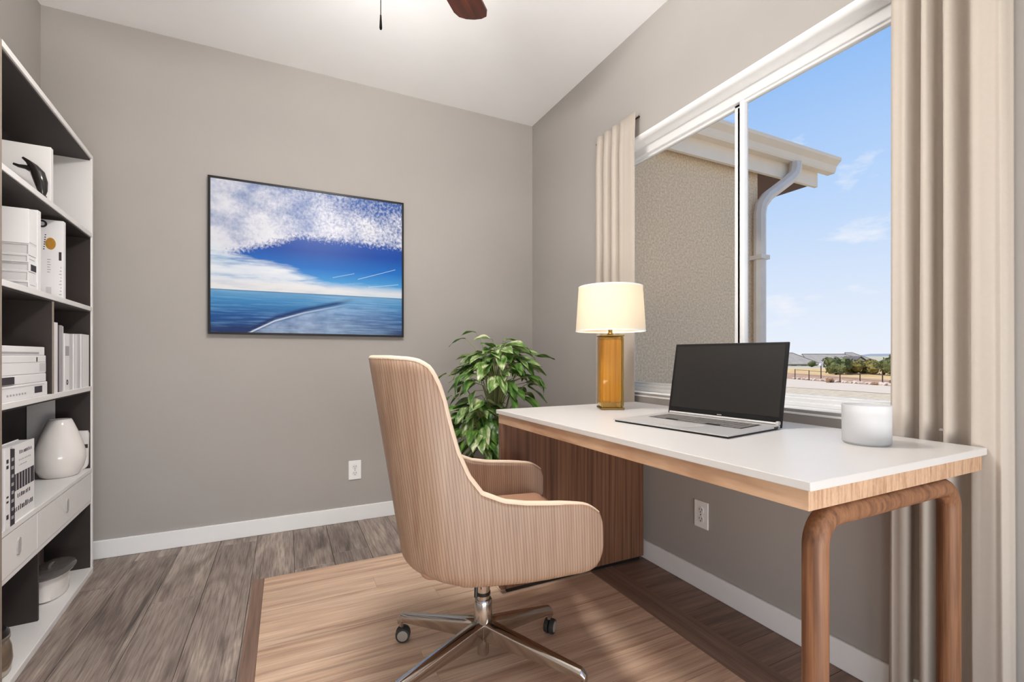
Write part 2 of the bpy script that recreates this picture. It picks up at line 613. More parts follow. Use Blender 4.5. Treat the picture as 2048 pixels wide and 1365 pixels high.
def smooth_mesh(me, angle=40):
    me.polygons.foreach_set('use_smooth', [True] * len(me.polygons))
    me.set_sharp_from_angle(angle=math.radians(angle))


def obj(name, mb, material, parent=None, smooth=0, loc=None, rz=0.0, kind=None, label=None):
    me = bpy.data.meshes.new(name)
    mb.bm.to_mesh(me)
    mb.bm.free()
    if smooth:
        smooth_mesh(me, smooth)
    me.materials.append(material)
    o = bpy.data.objects.new(name, me)
    COL.objects.link(o)
    if parent:
        o.parent = parent
    if loc:
        o.location = loc
    if rz:
        o.rotation_euler[2] = rz
    if kind:
        o['kind'] = kind
    if label:
        o['label'] = label
    return o


def inst(name, me, parent=None, loc=(0, 0, 0), rot=(0, 0, 0), scale=None):
    o = bpy.data.objects.new(name, me)
    COL.objects.link(o)
    if parent:
        o.parent = parent
    o.location = loc
    o.rotation_euler = rot
    if scale:
        o.scale = scale
    return o


def tag(o, label, cat, group=None, kind=None):
    o['label'] = label
    o['category'] = cat
    if group:
        o['group'] = group
    if kind:
        o['kind'] = kind
    return o


def thing(name, label, cat, loc=(0, 0, 0), rz=0.0, group=None):
    o = bpy.data.objects.new(name, None)
    o.empty_display_size = 0.1
    COL.objects.link(o)
    o.location = loc
    o.rotation_euler[2] = rz
    return tag(o, label, cat, group)


def structure(o):
    o['kind'] = 'structure'
    return o


def at_depth(px, d, z=0.0):
    """A point in plan, d metres along the viewing axis, in the direction of image column px."""
    k = (px - CX) / F
    return Vector(((k * RT[0] + FW[0]) * d, (k * RT[1] + FW[1]) * d, z))


# ================================================================== THE ROOM
XL, XR, YB, YF, ZC = -1.074, 1.648, 3.03, -1.0, 2.74
WT = 0.15

# floor slab and planks ------------------------------------------------------
floor = structure(obj('floor', MB().box(XL - WT, XR + WT, YF - WT, YB + WT, -0.14, -0.010), M['sub']))
PW, PLN = 0.181, 1.22
BAND0, BAND1 = 1.30, 1.432          # brown strip along the mat; short cross planks between it and the wall


def plank_mesh(w, ln, material, name, bev=0.0015):
    mb = MB().box(-w / 2, w / 2, -ln / 2, ln / 2, -0.010, 0.0, bev, 1)
    me = bpy.data.meshes.new(name)
    mb.bm.to_mesh(me)
    mb.bm.free()
    me.materials.append(material)
    return me


full = plank_mesh(PW - 0.0016, PLN - 0.0016, M['plank'], 'floor_plank')
ncol = int((BAND0 + 0.02 - XL) / PW) + 1
for i in range(ncol):
    xc = -0.144 - PW / 2 - 4 * PW + (i) * PW
    if xc - PW / 2 < XL - 0.2 or xc - PW / 2 > BAND0:
        continue
    y = YB - random.uniform(0.05, 1.0) - 0.0
    # first piece against the back wall is a cut plank
    cut = YB - y
    segs = [(y, YB)]
    while y > YF:
        segs.append((max(y - PLN, YF), y))
        y -= PLN
    x0, x1 = max(xc - PW / 2, XL), min(xc + PW / 2, BAND0 + 0.13)
    for (a, b) in segs:
        if b - a < 0.03:
            continue
        if abs((b - a) - PLN) < 1e-4 and abs((x1 - x0) - PW) < 1e-4:
            inst('plank', full, floor, ((x0 + x1) / 2, (a + b) / 2, random.uniform(-0.0006, 0)))
        else:
            inst('plank', plank_mesh(x1 - x0 - 0.0016, b - a - 0.0016, M['plank'], 'floor_plank_cut'), floor,
                 ((x0 + x1) / 2, (a + b) / 2, random.uniform(-0.0006, 0)))
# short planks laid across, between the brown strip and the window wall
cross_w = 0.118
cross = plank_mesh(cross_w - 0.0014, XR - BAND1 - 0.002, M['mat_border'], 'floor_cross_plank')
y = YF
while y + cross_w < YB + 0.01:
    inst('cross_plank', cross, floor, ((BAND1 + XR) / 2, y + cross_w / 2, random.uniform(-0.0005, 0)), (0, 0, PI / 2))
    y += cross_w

# walls ----------------------------------------------------------------------
wall_back = structure(obj('wall_back', MB().box(XL - WT, XR + WT, YB, YB + WT, -0.1, ZC), M['wall']))
wall_left = structure(obj('wall_left', MB().box(XL - WT, XL, YF - WT, YB, -0.1, ZC), M['wall']))
OX0, OX1, OZ = -0.85, 1.35, 2.15     # opening behind the camera
mb = MB().box(XL - WT, OX0, YF - WT, YF, -0.1, ZC).box(OX1, XR + WT, YF - WT, YF, -0.1, ZC).box(OX0, OX1, YF - WT, YF, OZ, ZC)
wall_front = structure(obj('wall_front', mb, M['wall']))
WY0, WY1, WZ0, WZ1 = 0.60, 2.105, 0.838, 2.170       # window opening
mb = MB()
mb.box(XR, XR + WT, YF, WY0, -0.1, ZC).box(XR, XR + WT, WY1, YB, -0.1, ZC)
mb.box(XR, XR + WT, WY0, WY1, -0.1, WZ0).box(XR, XR + WT, WY0, WY1, WZ1, ZC)
wall_right = structure(obj('wall_right', mb, M['wall']))
ceiling = structure(obj('ceiling', MB().box(XL - WT, XR + WT, YF - WT, YB + WT, ZC, ZC + 0.25), M['ceiling']))

BH, BT = 0.092, 0.013


def baseboard(name, x0, x1, y0, y1):
    return structure(obj(name, MB().box(x0, x1, y0, y1, 0.0, BH, 0.003, 2), M['trim']))


baseboard('baseboard_back', XL, XR, YB - BT, YB)
baseboard('baseboard_right', XR - BT, XR, YF, YB - BT)
baseboard('baseboard_left', XL, XL + BT, YF, YB - BT)

# window ---------------------------------------------------------------------
win = structure(bpy.data.objects.new('window_1', None))
COL.objects.link(win)
win.location = (XR, (WY0 + WY1) / 2, WZ0)
wy0, wy1 = WY0 - win.location.y, WY1 - win.location.y
wh = WZ1 - WZ0
# white plaster returns, rounded at the room side
RB = 0.022


def rounded_return(p_edge, inward, along0, along1, vertical):
    """Quarter-round bull-nose plus flat return; profile in (depth x, offset)."""
    prof = [(-0.0015, -RB)]
    for k in range(7):
        a = PI / 2 * k / 6
        prof.append((RB - RB * math.cos(a) - 0.0015, -RB + RB * math.sin(a)))
    prof += [(0.085, 0.0), (0.085, -RB)]
    verts = []
    for t in (along0, along1):
        for dx, o in prof:
            off = p_edge + inward * o
            verts.append((dx, t, off) if not vertical else (dx, off, t))
    n = len(prof)
    fs = [tuple(range(n)), tuple(range(2 * n - 1, n - 1, -1))]
    for k in range(n):
        fs.append((k, (k + 1) % n, n + (k + 1) % n, n + k))
    return verts, fs


lin_o = 0.016      # how far the return stands into the opening
for nm, (pe, inw, a0, a1, ver) in {'head_return': (wh - lin_o + 0.0, -1, wy0, wy1, False), 'sill': (lin_o - lin_o + 0.004, 1, wy0, wy1, False),
                                   'jamb_return': (wy1 - lin_o, -1, 0, wh, True)}.items():
    mb = MB()
    mb.faces(*rounded_return(pe, inw, a0, a1, ver))
    obj(nm, mb, M['trim'], win, smooth=35)
mb = MB()
mb.faces(*rounded_return(wy0 + lin_o, 1, 0, wh, True))
obj('jamb_return', mb, M['trim'], win, smooth=35)
# vinyl frame: outer frame, fixed and sliding sash, meeting stile, panes
FX0, FX1 = 0.080, 0.125
fr = 0.052
mb = MB()
mb.box(FX0, FX1, wy0, wy1, wh - 0.060, wh, 0.004).box(FX0, FX1, wy0, wy1, 0.0, 0.036, 0.004)
mb.box(FX0, FX1, wy1 - fr, wy1, 0.04, wh - 0.07, 0.004).box(FX0, FX1, wy0, wy0 + fr, 0.04, wh - 0.07, 0.004)
obj('frame', mb, M['vinyl'], win)
mull = 1.344 - win.location.y


def sash(y0, y1, x0, x1, w, nm):
    b = MB()
    z0, z1 = 0.033, wh - 0.057
    b.box(x0, x1, y0, y1, z1 - w, z1, 0.003).box(x0, x1, y0, y1, z0, z0 + w, 0.003)
    b.box(x0, x1, y0, y0 + w, z0 + w, z1 - w, 0.003).box(x0, x1, y1 - w, y1, z0 + w, z1 - w, 0.003)
    s = obj(nm, b, M['vinyl'], win)
    obj('pane', MB().box((x0 + x1) / 2 - 0.002, (x0 + x1) / 2 + 0.002, y0 + w * 0.7, y1 - w * 0.7, z0 + w * 0.7, z1 - w * 0.7), M['glass'], s)
    return s


sash(mull + 0.004, wy1 - fr + 0.004, 0.098, 0.122, 0.016, 'sash')
sash(wy0 + fr - 0.004, mull - 0.004, 0.090, 0.114, 0.013, 'sash')
obj('meeting_stile', MB().box(0.098, 0.124, mull + 0.004, mull + 0.034, 0.036, wh - 0.058, 0.003), M['vinyl'], win)
obj('meeting_stile', MB().box(0.082, 0.112, mull - 0.024, mull - 0.002, 0.036, wh - 0.058, 0.004), M['vinyl'], win)
obj('weather_strip', MB().box(0.104, 0.110, mull - 0.002, mull + 0.004, 0.036, wh - 0.058), M['rubber'], win)
obj('track', MB().box(0.066, 0.084, wy0, wy1, 0.004, 0.020, 0.003), M['vinyl'], win)

# ================================================================== OUTSIDE
PROFILE = [(-50, 1.18), (5, 1.18), (12, 1.25), (20, 1.55), (30, 2.0), (40, 2.35), (50, 2.55), (70, 2.70), (100, 2.95), (173, 3.4), (300, 3.6), (4000, 3.6)]


def ground_z(x, y):
    d = x * FW[0] + y * FW[1]
    for (a, za), (b, zb) in zip(PROFILE, PROFILE[1:]):
        if a <= d <= b:
            t = (d - a) / (b - a)
            return CAM_H - (za + (zb - za) * t)
    return CAM_H - PROFILE[0][1] if d < 0 else CAM_H - PROFILE[-1][1]


def ground_strip(name, near, far, material, lift, nu, nv, kind='structure'):
    """near(t), far(t) give plan points along the two edges."""
    def fn(i, j):
        a, b = near(i / nu), far(i / nu)
        p = a.lerp(b, j / nv)
        return Vector((p.x, p.y, ground_z(p.x, p.y) + lift))
    o = obj(name, MB().grid(fn, nu, nv), material)
    o['kind'] = kind
    return o


def edge(*pts):
    """Piecewise-linear plan edge through (column, depth) pairs."""
    P = [at_depth(px, d) for px, d in pts]

    def f(t):
        s = t * (len(P) - 1)
        k = min(int(s), len(P) - 2)
        return P[k].lerp(P[k + 1], s - k)
    return f


def terrain(name, d0, d1, n, half, material, lift):
    def fn(i, j):
        d = d0 * (d1 / d0) ** (j / n) if d0 > 0 else d0 + (d1 - d0) * j / n
        r = (i / 12 * 2 - 1) * half(d)
        p = Vector((RT[0] * r + FW[0] * d, RT[1] * r + FW[1] * d, 0))
        return Vector((p.x, p.y, ground_z(p.x, p.y) + lift))
    o = obj(name, MB().grid(fn, 12, n), material)
    return structure(o)


terrain('ground_gravel', -40, 30, 60, lambda d: 60 + abs(d), M['gravel'], 0.0)
terrain('ground_field', 29.9, 110, 30, lambda d: 60 + 1.6 * d, M['grass'], -0.01)
terrain('ground_far', 108, 3800, 30, lambda d: 60 + 1.6 * d, M['far'], -0.05)
ground_strip('road', edge((1380, 36), (1583, 27.5), (1700, 20.5), (1800, 17.0), (1990, 14)), edge((1380, 80), (1583, 51), (1700, 38), (1800, 29.5), (1990, 22)),
             M['asphalt'], 0.012, 60, 24)
ground_strip('ground_scrub', edge((1380, 80.3), (1583, 51.3), (1700, 38.3), (1800, 29.8), (1990, 22.3)), edge((1380, 105), (1583, 72), (1700, 56), (1800, 46), (1990, 34)),
             M['scrub'], 0.02, 60, 24)

# hazy ridge on the horizon
hp = []
for k in range(41):
    px = 1300 + k * 22
    d = 3500
    h = CAM_H + (1.0 + 2.6 * noise.noise(Vector((k * 0.31, 3.3, 0))) + (2.6 if px > 1735 else 0.0)) * d / F
    hp.append((at_depth(px, d), h))
mb = MB()
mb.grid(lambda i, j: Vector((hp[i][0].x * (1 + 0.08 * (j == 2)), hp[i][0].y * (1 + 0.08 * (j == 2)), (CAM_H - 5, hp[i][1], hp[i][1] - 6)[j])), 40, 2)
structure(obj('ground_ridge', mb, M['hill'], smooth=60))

# neighbouring wing of the house --------------------------------------------
SY, SX1 = 2.30, 3.165
wing = thing('house_wing', 'beige stucco wing of the house seen through the left window pane', 'building', (2.7, SY, -0.15))
lx, ly, lz = 2.7, SY, -0.15
obj('stucco_wall', MB().box(XR + WT + 0.03 - lx, SX1 - lx, 0, 2.6, 0, 2.405 - lz), M['stucco'], wing)
FY = 2.24 - ly
EX0, EX1 = XR + WT + 0.02 - lx, 3.80 - lx
obj('soffit', MB().box(EX0, EX1, FY + 0.02, 2.9, 2.405 - lz, 2.425 - lz), M['soffit'], wing)
fb = obj('fascia', MB().box(EX0, EX1 + 0.0, FY, FY + 0.024, 2.372 - lz, 2.53 - lz), M['fascia'], wing)
# K-style gutter profile, extruded along x
gp = [(0, 0), (-0.055, 0.0), (-0.062, 0.012), (-0.072, 0.05), (-0.105, 0.082), (-0.108, 0.105), (-0.098, 0.105), (-0.066, 0.058), (-0.052, 0.014), (0, 0.014)]
GX0, GX1, GZ = EX0, 3.93 - lx, 2.485 - lz
verts = [(x, FY + a, GZ + b) for x in (GX0, GX1) for a, b in gp]
n = len(gp)
fs = [tuple(range(n)), tuple(range(2 * n - 1, n - 1, -1))] + [(k, (k + 1) % n, n + (k + 1) % n, n + k) for k in range(n)]
mb = MB()
mb.faces(verts, fs)
mb.prism([(FY, GZ), (FY - 0.055, GZ), (FY - 0.072, GZ + 0.05), (FY - 0.108, GZ + 0.105), (FY, GZ + 0.105)], 0, 0.004,
         Matrix.Translation((GX1 - 0.004, 0, 0)) @ Matrix(((0, 0, 1, 0), (1, 0, 0, 0), (0, 1, 0, 0), (0, 0, 0, 1))))
obj('gutter', mb, M['fascia'], wing)
mb = MB()
mb.faces([(EX0, FY, 2.53 - lz), (EX1, FY, 2.53 - lz), (EX1, 2.6, 3.45 - lz), (EX0, 2.6, 3.45 - lz),
          (EX0, FY, 2.50 - lz), (EX1, FY, 2.50 - lz), (EX1, 2.6, 3.40 - lz), (EX0, 2.6, 3.40 - lz)],
         [(0, 1, 2, 3), (4, 5, 6, 7), (0, 1, 5, 4), (1, 2, 6, 5), (2, 3, 7, 6), (3, 0, 4, 7)])
obj('roof', mb, M['shingle'], wing)
# downspout with the offset elbow
sx = 3.445 - lx
px_ = 3.125 - lx
path = [(sx, FY - 0.05, GZ), (sx, FY - 0.05, GZ - 0.04), (sx - 0.012, FY - 0.046, GZ - 0.09), (sx - 0.06, FY - 0.03, GZ - 0.14), (px_ + 0.06, FY - 0.005, GZ - 0.28),
        (px_ + 0.012, FY + 0.008, GZ - 0.345), (px_, FY + 0.012, GZ - 0.41), (px_, FY + 0.012, 0.12)]
obj('downspout', MB().tube(path, 0.042, 8), M['spout'], wing, smooth=30)
for zz in (GZ - 0.75, GZ - 1.6):
    obj('strap', MB().box(px_ - 0.048, px_ + 0.048, -0.094, 0.0, zz, zz + 0.03), M['spout'], wing)

# far houses ------------------------------------------------------------------


def hip_house(name, label, px0, px1, ridge0, ridge1, y_eave, y_ridge, d, depth, gable=None, base_y=734):
    s = d / F
    zg = CAM_H - (base_y - HY) * s
    a, b = at_depth(px0, d), at_depth(px1, d)
    ux = (b - a).normalized()
    uy = Vector((-ux.y, ux.x, 0))
    if uy.dot(Vector((FW[0], FW[1], 0))) < 0:
        uy = -uy
    ang = math.atan2(ux.y, ux.x)
    w = (b - a).length
    root = thing(name, label, 'house', (a.x, a.y, zg), ang)
    ze = CAM_H + (HY - y_eave) * s - zg
    zr = CAM_H + (HY - y_ridge) * s - zg
    r0 = (at_depth(ridge0, d) - a).length
    r1 = (at_depth(ridge1, d) - a).length
    obj('wall', MB().box(0.6, w - 0.6, 0.6, depth - 0.6, -3, ze), M['housewall'], root)
    mb = MB()
    mb.faces([(0, 0, ze), (w, 0, ze), (w, depth, ze), (0, depth, ze), (r0, depth / 2, zr), (r1, depth / 2, zr)],
             [(0, 1, 5, 4), (1, 2, 5), (2, 3, 4, 5), (3, 0, 4), (3, 2, 1, 0)])
    obj('roof', mb, M['shingle'], root)
    mb = MB()
    mb.cyl((r0, depth / 2, zr), (r1, depth / 2, zr), 0.16, seg=6).cyl((r1, depth / 2, zr), (w, 0, ze), 0.16, seg=6).cyl((r0, depth / 2, zr), (0, 0, ze), 0.16, seg=6)
    obj('ridge_cap', mb, M['shingle_dark'], root)
    for k in range(3):
        xx = w * (0.2 + 0.28 * k)
        obj('window', MB().box(xx, xx + 1.8, 0.52, 0.6, ze - 1.7, ze - 0.4), M['house_window'], root)
    if gable:
        g0, g1, ga, gy_e, gy_r = gable
        x0 = (at_depth(g0, d) - a).length
        x1 = (at_depth(g1, d) - a).length
        xa = (at_depth(ga, d) - a).length
        e2 = CAM_H + (HY - gy_e) * s - zg
        rr = CAM_H + (HY - gy_r) * s - zg
        mb = MB()
        mb.faces([(x0 + .4, -3.4, -3), (x1 - .4, -3.4, -3), (x1 - .4, -3.4, e2), (xa, -3.4, rr - 0.2), (x0 + .4, -3.4, e2),
                  (x0 + .4, 3, -3), (x1 - .4, 3, -3), (x1 - .4, 3, e2), (xa, 3, rr - 0.2), (x0 + .4, 3, e2)],
                 [(0, 1, 2, 3, 4), (5, 6, 7, 8, 9), (0, 1, 6, 5), (1, 2, 7, 6), (0, 4, 9, 5)])
        obj('gable_wall', mb, M['housewall'], root)
        mb = MB()
        t = 0.25
        mb.faces([(x0, -4, e2), (xa, -4, rr), (x1, -4, e2), (x0, 5, e2), (xa, 5, rr), (x1, 5, e2),
                  (x0, -4, e2 + t), (xa, -4, rr + t), (x1, -4, e2 + t), (x0, 5, e2 + t), (xa, 5, rr + t), (x1, 5, e2 + t)],
                 [(6, 7, 10, 9), (7, 8, 11, 10), (0, 1, 4, 3), (1, 2, 5, 4), (0, 1, 7, 6), (1, 2, 8, 7), (0, 3, 9, 6), (2, 5, 11, 8)])
        obj('gable_roof', mb, M['shingle_dark'], root)
    return root


hip_house('far_house', 'smaller grey-roofed house far off, just right of the laptop screen', 1570, 1642, 1597, 1613, 728.5, 706.3, 150, 15)
hip_house('far_house', 'long grey-roofed house with front gable far off behind the bushes', 1618, 1762, 1630, 1716, 727.5, 708.6, 178, 16,
          gable=(1690, 1729, 1707, 729, 714.2))
hip_house('far_house', 'grey hipped roof rising behind the gabled far house', 1690, 1764, 1717, 1732, 726.0, 705.6, 196, 16)

# bushes and trees across the road ---------------------------------------------


def bush(name, label, px, d, w_px, y_top, y_base, material, seed, cat='bush', group='shrubs across the road'):
    rnd = random.Random(seed)
    s = d / F
    p = at_depth(px, d)
    zg = ground_z(p.x, p.y)
    top = CAM_H + (HY - y_top) * s
    base = min(zg, CAM_H + (HY - y_base) * s)
    hgt = top - base
    r = w_px * s / 2
    root = thing(name, label, cat, (p.x, p.y, base), 0, group)
    mb = MB()
    cores = []
    for k in range(6):
        a = rnd.uniform(0, 2 * PI)
        q = rnd.uniform(0.1, 0.75) * r
        cz = hgt * rnd.uniform(0.30, 0.70)
        rr = r * rnd.uniform(0.42, 0.62)
        hz = min(rr, hgt - cz)
        cores.append((math.cos(a) * q, math.sin(a) * q, cz, rr, hz))
        mb.ico((math.cos(a) * q, math.sin(a) * q, cz), 1.0, 2, (rr * 0.85, rr * 0.85, hz * 0.85), 0.35, seed + k)
    # leaf sprays
    vs, fs = [], []
    for k in range(420):
        cx_, cy_, cz_, rr, hz = cores[k % 6]
        th, ph = rnd.uniform(0, 2 * PI), math.acos(rnd.uniform(-0.7, 1))
        f_ = rnd.uniform(0.8, 1.12)
        c = Vector((cx_ + rr * f_ * math.sin(ph) * math.cos(th), cy_ + rr * f_ * math.sin(ph) * math.sin(th), cz_ + hz * f_ * math.cos(ph)))
        e1 = Vector((rnd.gauss(0, 1), rnd.gauss(0, 1), rnd.gauss(0, 1))).normalized() * r * 0.10
        e2 = Vector((rnd.gauss(0, 1), rnd.gauss(0, 1), rnd.gauss(0, 1))).normalized() * r * 0.07
        i0 = len(vs)
        vs += [c - e1, c + e2, c + e1, c - e2]
        fs.append((i0, i0 + 1, i0 + 2, i0 + 3))
    b = bmesh.new()
    bv = [b.verts.new(v) for v in vs]
    for f_ in fs:
        b.faces.new([bv[k] for k in f_])
    mb._merge(b)
    obj('foliage', mb, material, root)
    mb = MB()
    for k in range(3):
        mb.tube([(rnd.uniform(-.1, .1) * r, rnd.uniform(-.1, .1) * r, 0), (rnd.uniform(-.4, .4) * r, rnd.uniform(-.4, .4) * r, hgt * 0.55)], [0.07 * r, 0.03 * r], 6)
    obj('trunk', mb, M['bark'], root)
    return root


for k, (px, d, w, yt, yb, mt, txt) in enumerate([
        (1674, 66, 56, 714, 748, 'foliage', 'roundest dark green bush, leftmost in the row across the road'),
        (1704, 68, 50, 718, 748, 'foliage2', 'yellow-green bush in front of the far gabled house'),
        (1726, 70, 46, 721, 748, 'foliage', 'small green bush between two ochre ones across the road'),
        (1746, 67, 48, 720, 749, 'foliage2', 'ochre-tinged bush right of centre in the row across the road'),
        (1768, 64, 50, 718, 750, 'foliage', 'green bush next to the tall tree across the road')]):
    bush('roadside_bush', txt, px, d, w, yt, yb, M[mt], 11 + k)
bush('roadside_tree', 'tallest dark green tree across the road, beside the right curtain', 1797, 60, 66, 707, 752, M['foliage'], 31, 'tree', None)
bush('distant_bush', 'lone dark bush in front of the smaller far house', 1623, 130, 17, 721.5, 730.5, M['foliage'], 41, 'bush', None)
bush('low_scrub', 'dark low shrub at the road edge near the left fence posts', 1660, 40.5, 17, 757, 764, M['scrub'], 51, 'shrub', None)
bush('low_scrub', 'dark low shrub at the road edge near the right fence posts', 1747, 33.2, 18, 765, 772, M['scrub'], 52, 'shrub', None)
bush('low_scrub', 'green-yellow low shrub at the road edge beside the right curtain', 1792, 34, 26, 757, 771, M['foliage2'], 53, 'shrub', None)

# wire fence -------------------------------------------------------------------
fpts = [(1590, 49.5), (1618, 46.2), (1680, 41), (1720, 38), (1765, 34.0), (1812, 31.5)]
p0 = at_depth(*fpts[1])
fence = thing('post_fence', 'low rusty post and rail fence along the far side of the road', 'fence', (p0.x, p0.y, ground_z(p0.x, p0.y)))
tops = []
for px, d in fpts:
    p = at_depth(px, d)
    z = ground_z(p.x, p.y)
    h = 20.5 * d / F
    q = p - p0
    tops.append((q.x, q.y, z - fence.location.z + h * 0.95))
    obj('post', MB().cyl((q.x, q.y, z - fence.location.z - 0.1), (q.x, q.y, z - fence.location.z + h), 0.045, 0.04, 8), M['fence'], fence)
obj('rail', MB().tube(tops, 0.022, 6), M['fence'], fence)
obj('wire', MB().tube([(a, b, c - 0.45) for a, b, c in tops], 0.010, 5), M['fence'], fence)
# mailbox on its post
p = at_depth(1642, 50)
z = ground_z(p.x, p.y)
mbx = thing('mailbox', 'white roadside mailbox on a thin dark post', 'mailbox', (p.x, p.y, z))
obj('post', MB().cyl((0, 0, -0.1), (0, 0, 1.45), 0.05, seg=8), M['fence'], mbx)
obj('box', MB().box(-0.2, 0.2, -0.12, 0.12, 1.45, 1.72, 0.05, 3), M['mailbox'], mbx)
# pale stones edging the road
mb = MB()
rr = random.Random(5)
for k in range(150):
    t = rr.random()
    px = 1585 + 215 * t
    d = 51.4 + (38.4 - 51.4) * min(1, (px - 1583) / 117) if px < 1700 else 38.4 + (29.9 - 38.4) * (px - 1700) / 100
    p = at_depth(px, d + rr.uniform(-0.5, 1.6))
    r = rr.uniform(0.07, 0.24)
    mb.ico((p.x, p.y, ground_z(p.x, p.y) + 0.06), r, 1, (1, 1, 0.7), 0.5, k)
tag(obj('edging_stones', mb, M['rock']), 'pale stones scattered along the far edge of the road', 'stones', kind='stuff')

# ================================================================== MAT UNDER THE CHAIR
MX0, MX1, MY0, MY1, MT = -0.09, BAND0, 0.55, 2.416, 0.004
matr = thing('floor_mat', 'pale wood plank mat with brown side borders under the office chair', 'mat', ((MX0 + MX1) / 2, (MY0 + MY1) / 2, 0))
ml = matr.location
npl = 18
pw = (MY1 - MY0) / npl


def mat_plank(ln, w, material, name):
    b = MB().box(-ln / 2, ln / 2, -w / 2, w / 2, 0.0, MT, 0.0008, 1)
    me = bpy.data.meshes.new(name)
    b.bm.to_mesh(me)
    b.bm.free()
    me.materials.append(material)
    return me


rr = random.Random(3)
for k in range(npl):
    yc = MY0 + pw * (k + 0.5) - ml.y
    c = MX0 + (MX1 - MX0) * rr.uniform(0.25, 0.75)
    for a, b in ((MX0, c), (c, MX1)):
        inst('plank', mat_plank(b - a - 0.0006, pw - 0.0006, M['mat_plank'], 'mat_plank'), matr, ((a + b) / 2 - ml.x, yc, 0))
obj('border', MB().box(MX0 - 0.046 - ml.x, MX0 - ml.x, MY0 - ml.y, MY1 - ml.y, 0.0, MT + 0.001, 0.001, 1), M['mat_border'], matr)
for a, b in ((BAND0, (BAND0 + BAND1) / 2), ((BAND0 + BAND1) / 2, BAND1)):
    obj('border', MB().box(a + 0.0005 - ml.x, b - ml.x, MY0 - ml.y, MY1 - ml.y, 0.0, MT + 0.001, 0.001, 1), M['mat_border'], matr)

# ================================================================== DESK
DT = 0.796
desk = thing('writing_desk', 'white-topped desk with brown end panel and rounded wooden leg loop below the window', 'desk', (1.2, 1.18, 0))
dl = desk.location


def rel(pts):
    return [(x - dl.x, y - dl.y) for x, y in pts]


obj('desktop', MB().prism(rel([(0.870, 0.525), (1.598, 0.525), (1.598, 1.842), (0.822, 1.842)]), DT - 0.018, DT, bev=0.002), M['desk_white'], desk)
obj('apron', MB().prism(rel([(0.878, 0.533), (1.592, 0.533), (1.592, 1.834), (0.830, 1.834)]), DT - 0.058, DT - 0.018, bev=0.0015), M['apron'], desk)
obj('end_panel', MB().box(0.830 - dl.x, 1.620 - dl.x, 1.804 - dl.y, 1.834 - dl.y, 0.022, DT - 0.058, 0.002), M['panel'], desk)
obj('plinth', MB().box(0.86 - dl.x, 1.60 - dl.x, 1.812 - dl.y, 1.826 - dl.y, MT + 0.001, 0.022), M['black'], desk)
LX0, LX1, LY, LZ, LR, BR = 0.926, 1.462, 0.550, DT - 0.058 - 0.0235, 0.023, 0.056
pts = [(LX0, LY, 0.001), (LX0, LY, 0.3)]
for k in range(11):
    a = PI - PI / 2 * k / 10
    pts.append((LX0 + BR + BR * math.cos(a), LY, LZ - BR + BR * math.sin(a)))
pts.append(((LX0 + LX1) / 2, LY, LZ))
for k in range(11):
    a = PI / 2 - PI / 2 * k / 10
    pts.append((LX1 - BR + BR * math.cos(a), LY, LZ - BR + BR * math.sin(a)))
pts += [(LX1, LY, 0.3), (LX1, LY, 0.001)]
obj('leg_loop', MB().tube([(x - dl.x, y - dl.y, z) for x, y, z in pts], LR, 20), M['leg'], desk, smooth=50)

# ================================================================== CHAIR
CH_TH = math.radians(-11)
chair = thing('office_chair', 'high-backed curved veneer office chair on a chrome star base', 'chair', (0.590, 1.428, MT), CH_TH)
# rim of the right-hand side: (distance forward at floor plan, rim height, bottom height)
KEYS = [(-0.170, 1.018, 0.400), (-0.148, 1.012, 0.398), (-0.130, 0.998, 0.396), (-0.118, 0.976, 0.394), (-0.110, 0.946, 0.392), (-0.103, 0.905, 0.390), (-0.097, 0.845, 0.390), (-0.086, 0.768, 0.389),
        (-0.066, 0.700, 0.388), (-0.036, 0.650, 0.388), (0.020, 0.623, 0.388), (0.080, 0.612, 0.388), (0.140, 0.607, 0.390), (0.200, 0.603, 0.394),
        (0.240, 0.599, 0.396), (0.262, 0.592, 0.400), (0.280, 0.580, 0.409), (0.292, 0.570, 0.424), (0.299, 0.545, 0.444), (0.301, 0.525, 0.460)]
cols = []                     # (plan u, plan w, rim z, bottom z, outward normal)
RC, WS, UB = 0.15, 0.282, -0.262
for u, zr, zb in KEYS[::-1]:
    cols.append((u, -WS, zr, zb, (0, -1)))
uc = UB + RC
# corner
prev_u = -0.150
side_end = uc
if prev_u < uc:
    cols = [c for c in cols if c[0] >= uc - 1e-6] + []
tail = [(u, zr, zb) for u, zr, zb in KEYS if u < uc - 1e-6][::-1]
# columns that fall on the rounded corner follow the arc
NA = 26
for k in range(1, NA + 1):
    a = PI / 2 * k / NA
    u = uc - RC * math.sin(a)
    w = -(WS - RC) - RC * math.cos(a)
    # rim height on the arc
    if u >= KEYS[0][0]:
        zr = None
        for (u1, z1, _), (u0, z0, _) in zip(KEYS, KEYS[1:]):
            if u1 <= u <= u0:
                zr = z1 + (z0 - z1) * (u - u1) / (u0 - u1)
    else:
        zr = 1.018 + 0.004 * min(1, (KEYS[0][0] - u) / 0.05)
    cols.append((u, w, zr, 0.395 + 0.02 * math.sin(a), (-math.sin(a), -math.cos(a))))
for k in range(1, 7):
    w = -(WS - RC) + (WS - RC) * k / 6
    cols.append((UB, w, 1.022, 0.415, (-1, 0)))
cols += [(u, -w, zr, zb, (nx, -ny)) for u, w, zr, zb, (nx, ny) in cols[-2::-1]]
NR, FIL = 22, 0.055


def shell_pt(c, z, inset=0.0):
    u, w, zr, zb, (nx, ny) = c
    q = max(0.0, (z - 0.42) / 0.6)
    back = min(1.0, max(0.0, (0.30 - u) / 0.55))
    uu = u - 0.098 * q * back - nx * inset
    ww = w * (1 - 0.07 * q) - ny * inset
    return Vector((uu, ww, z))


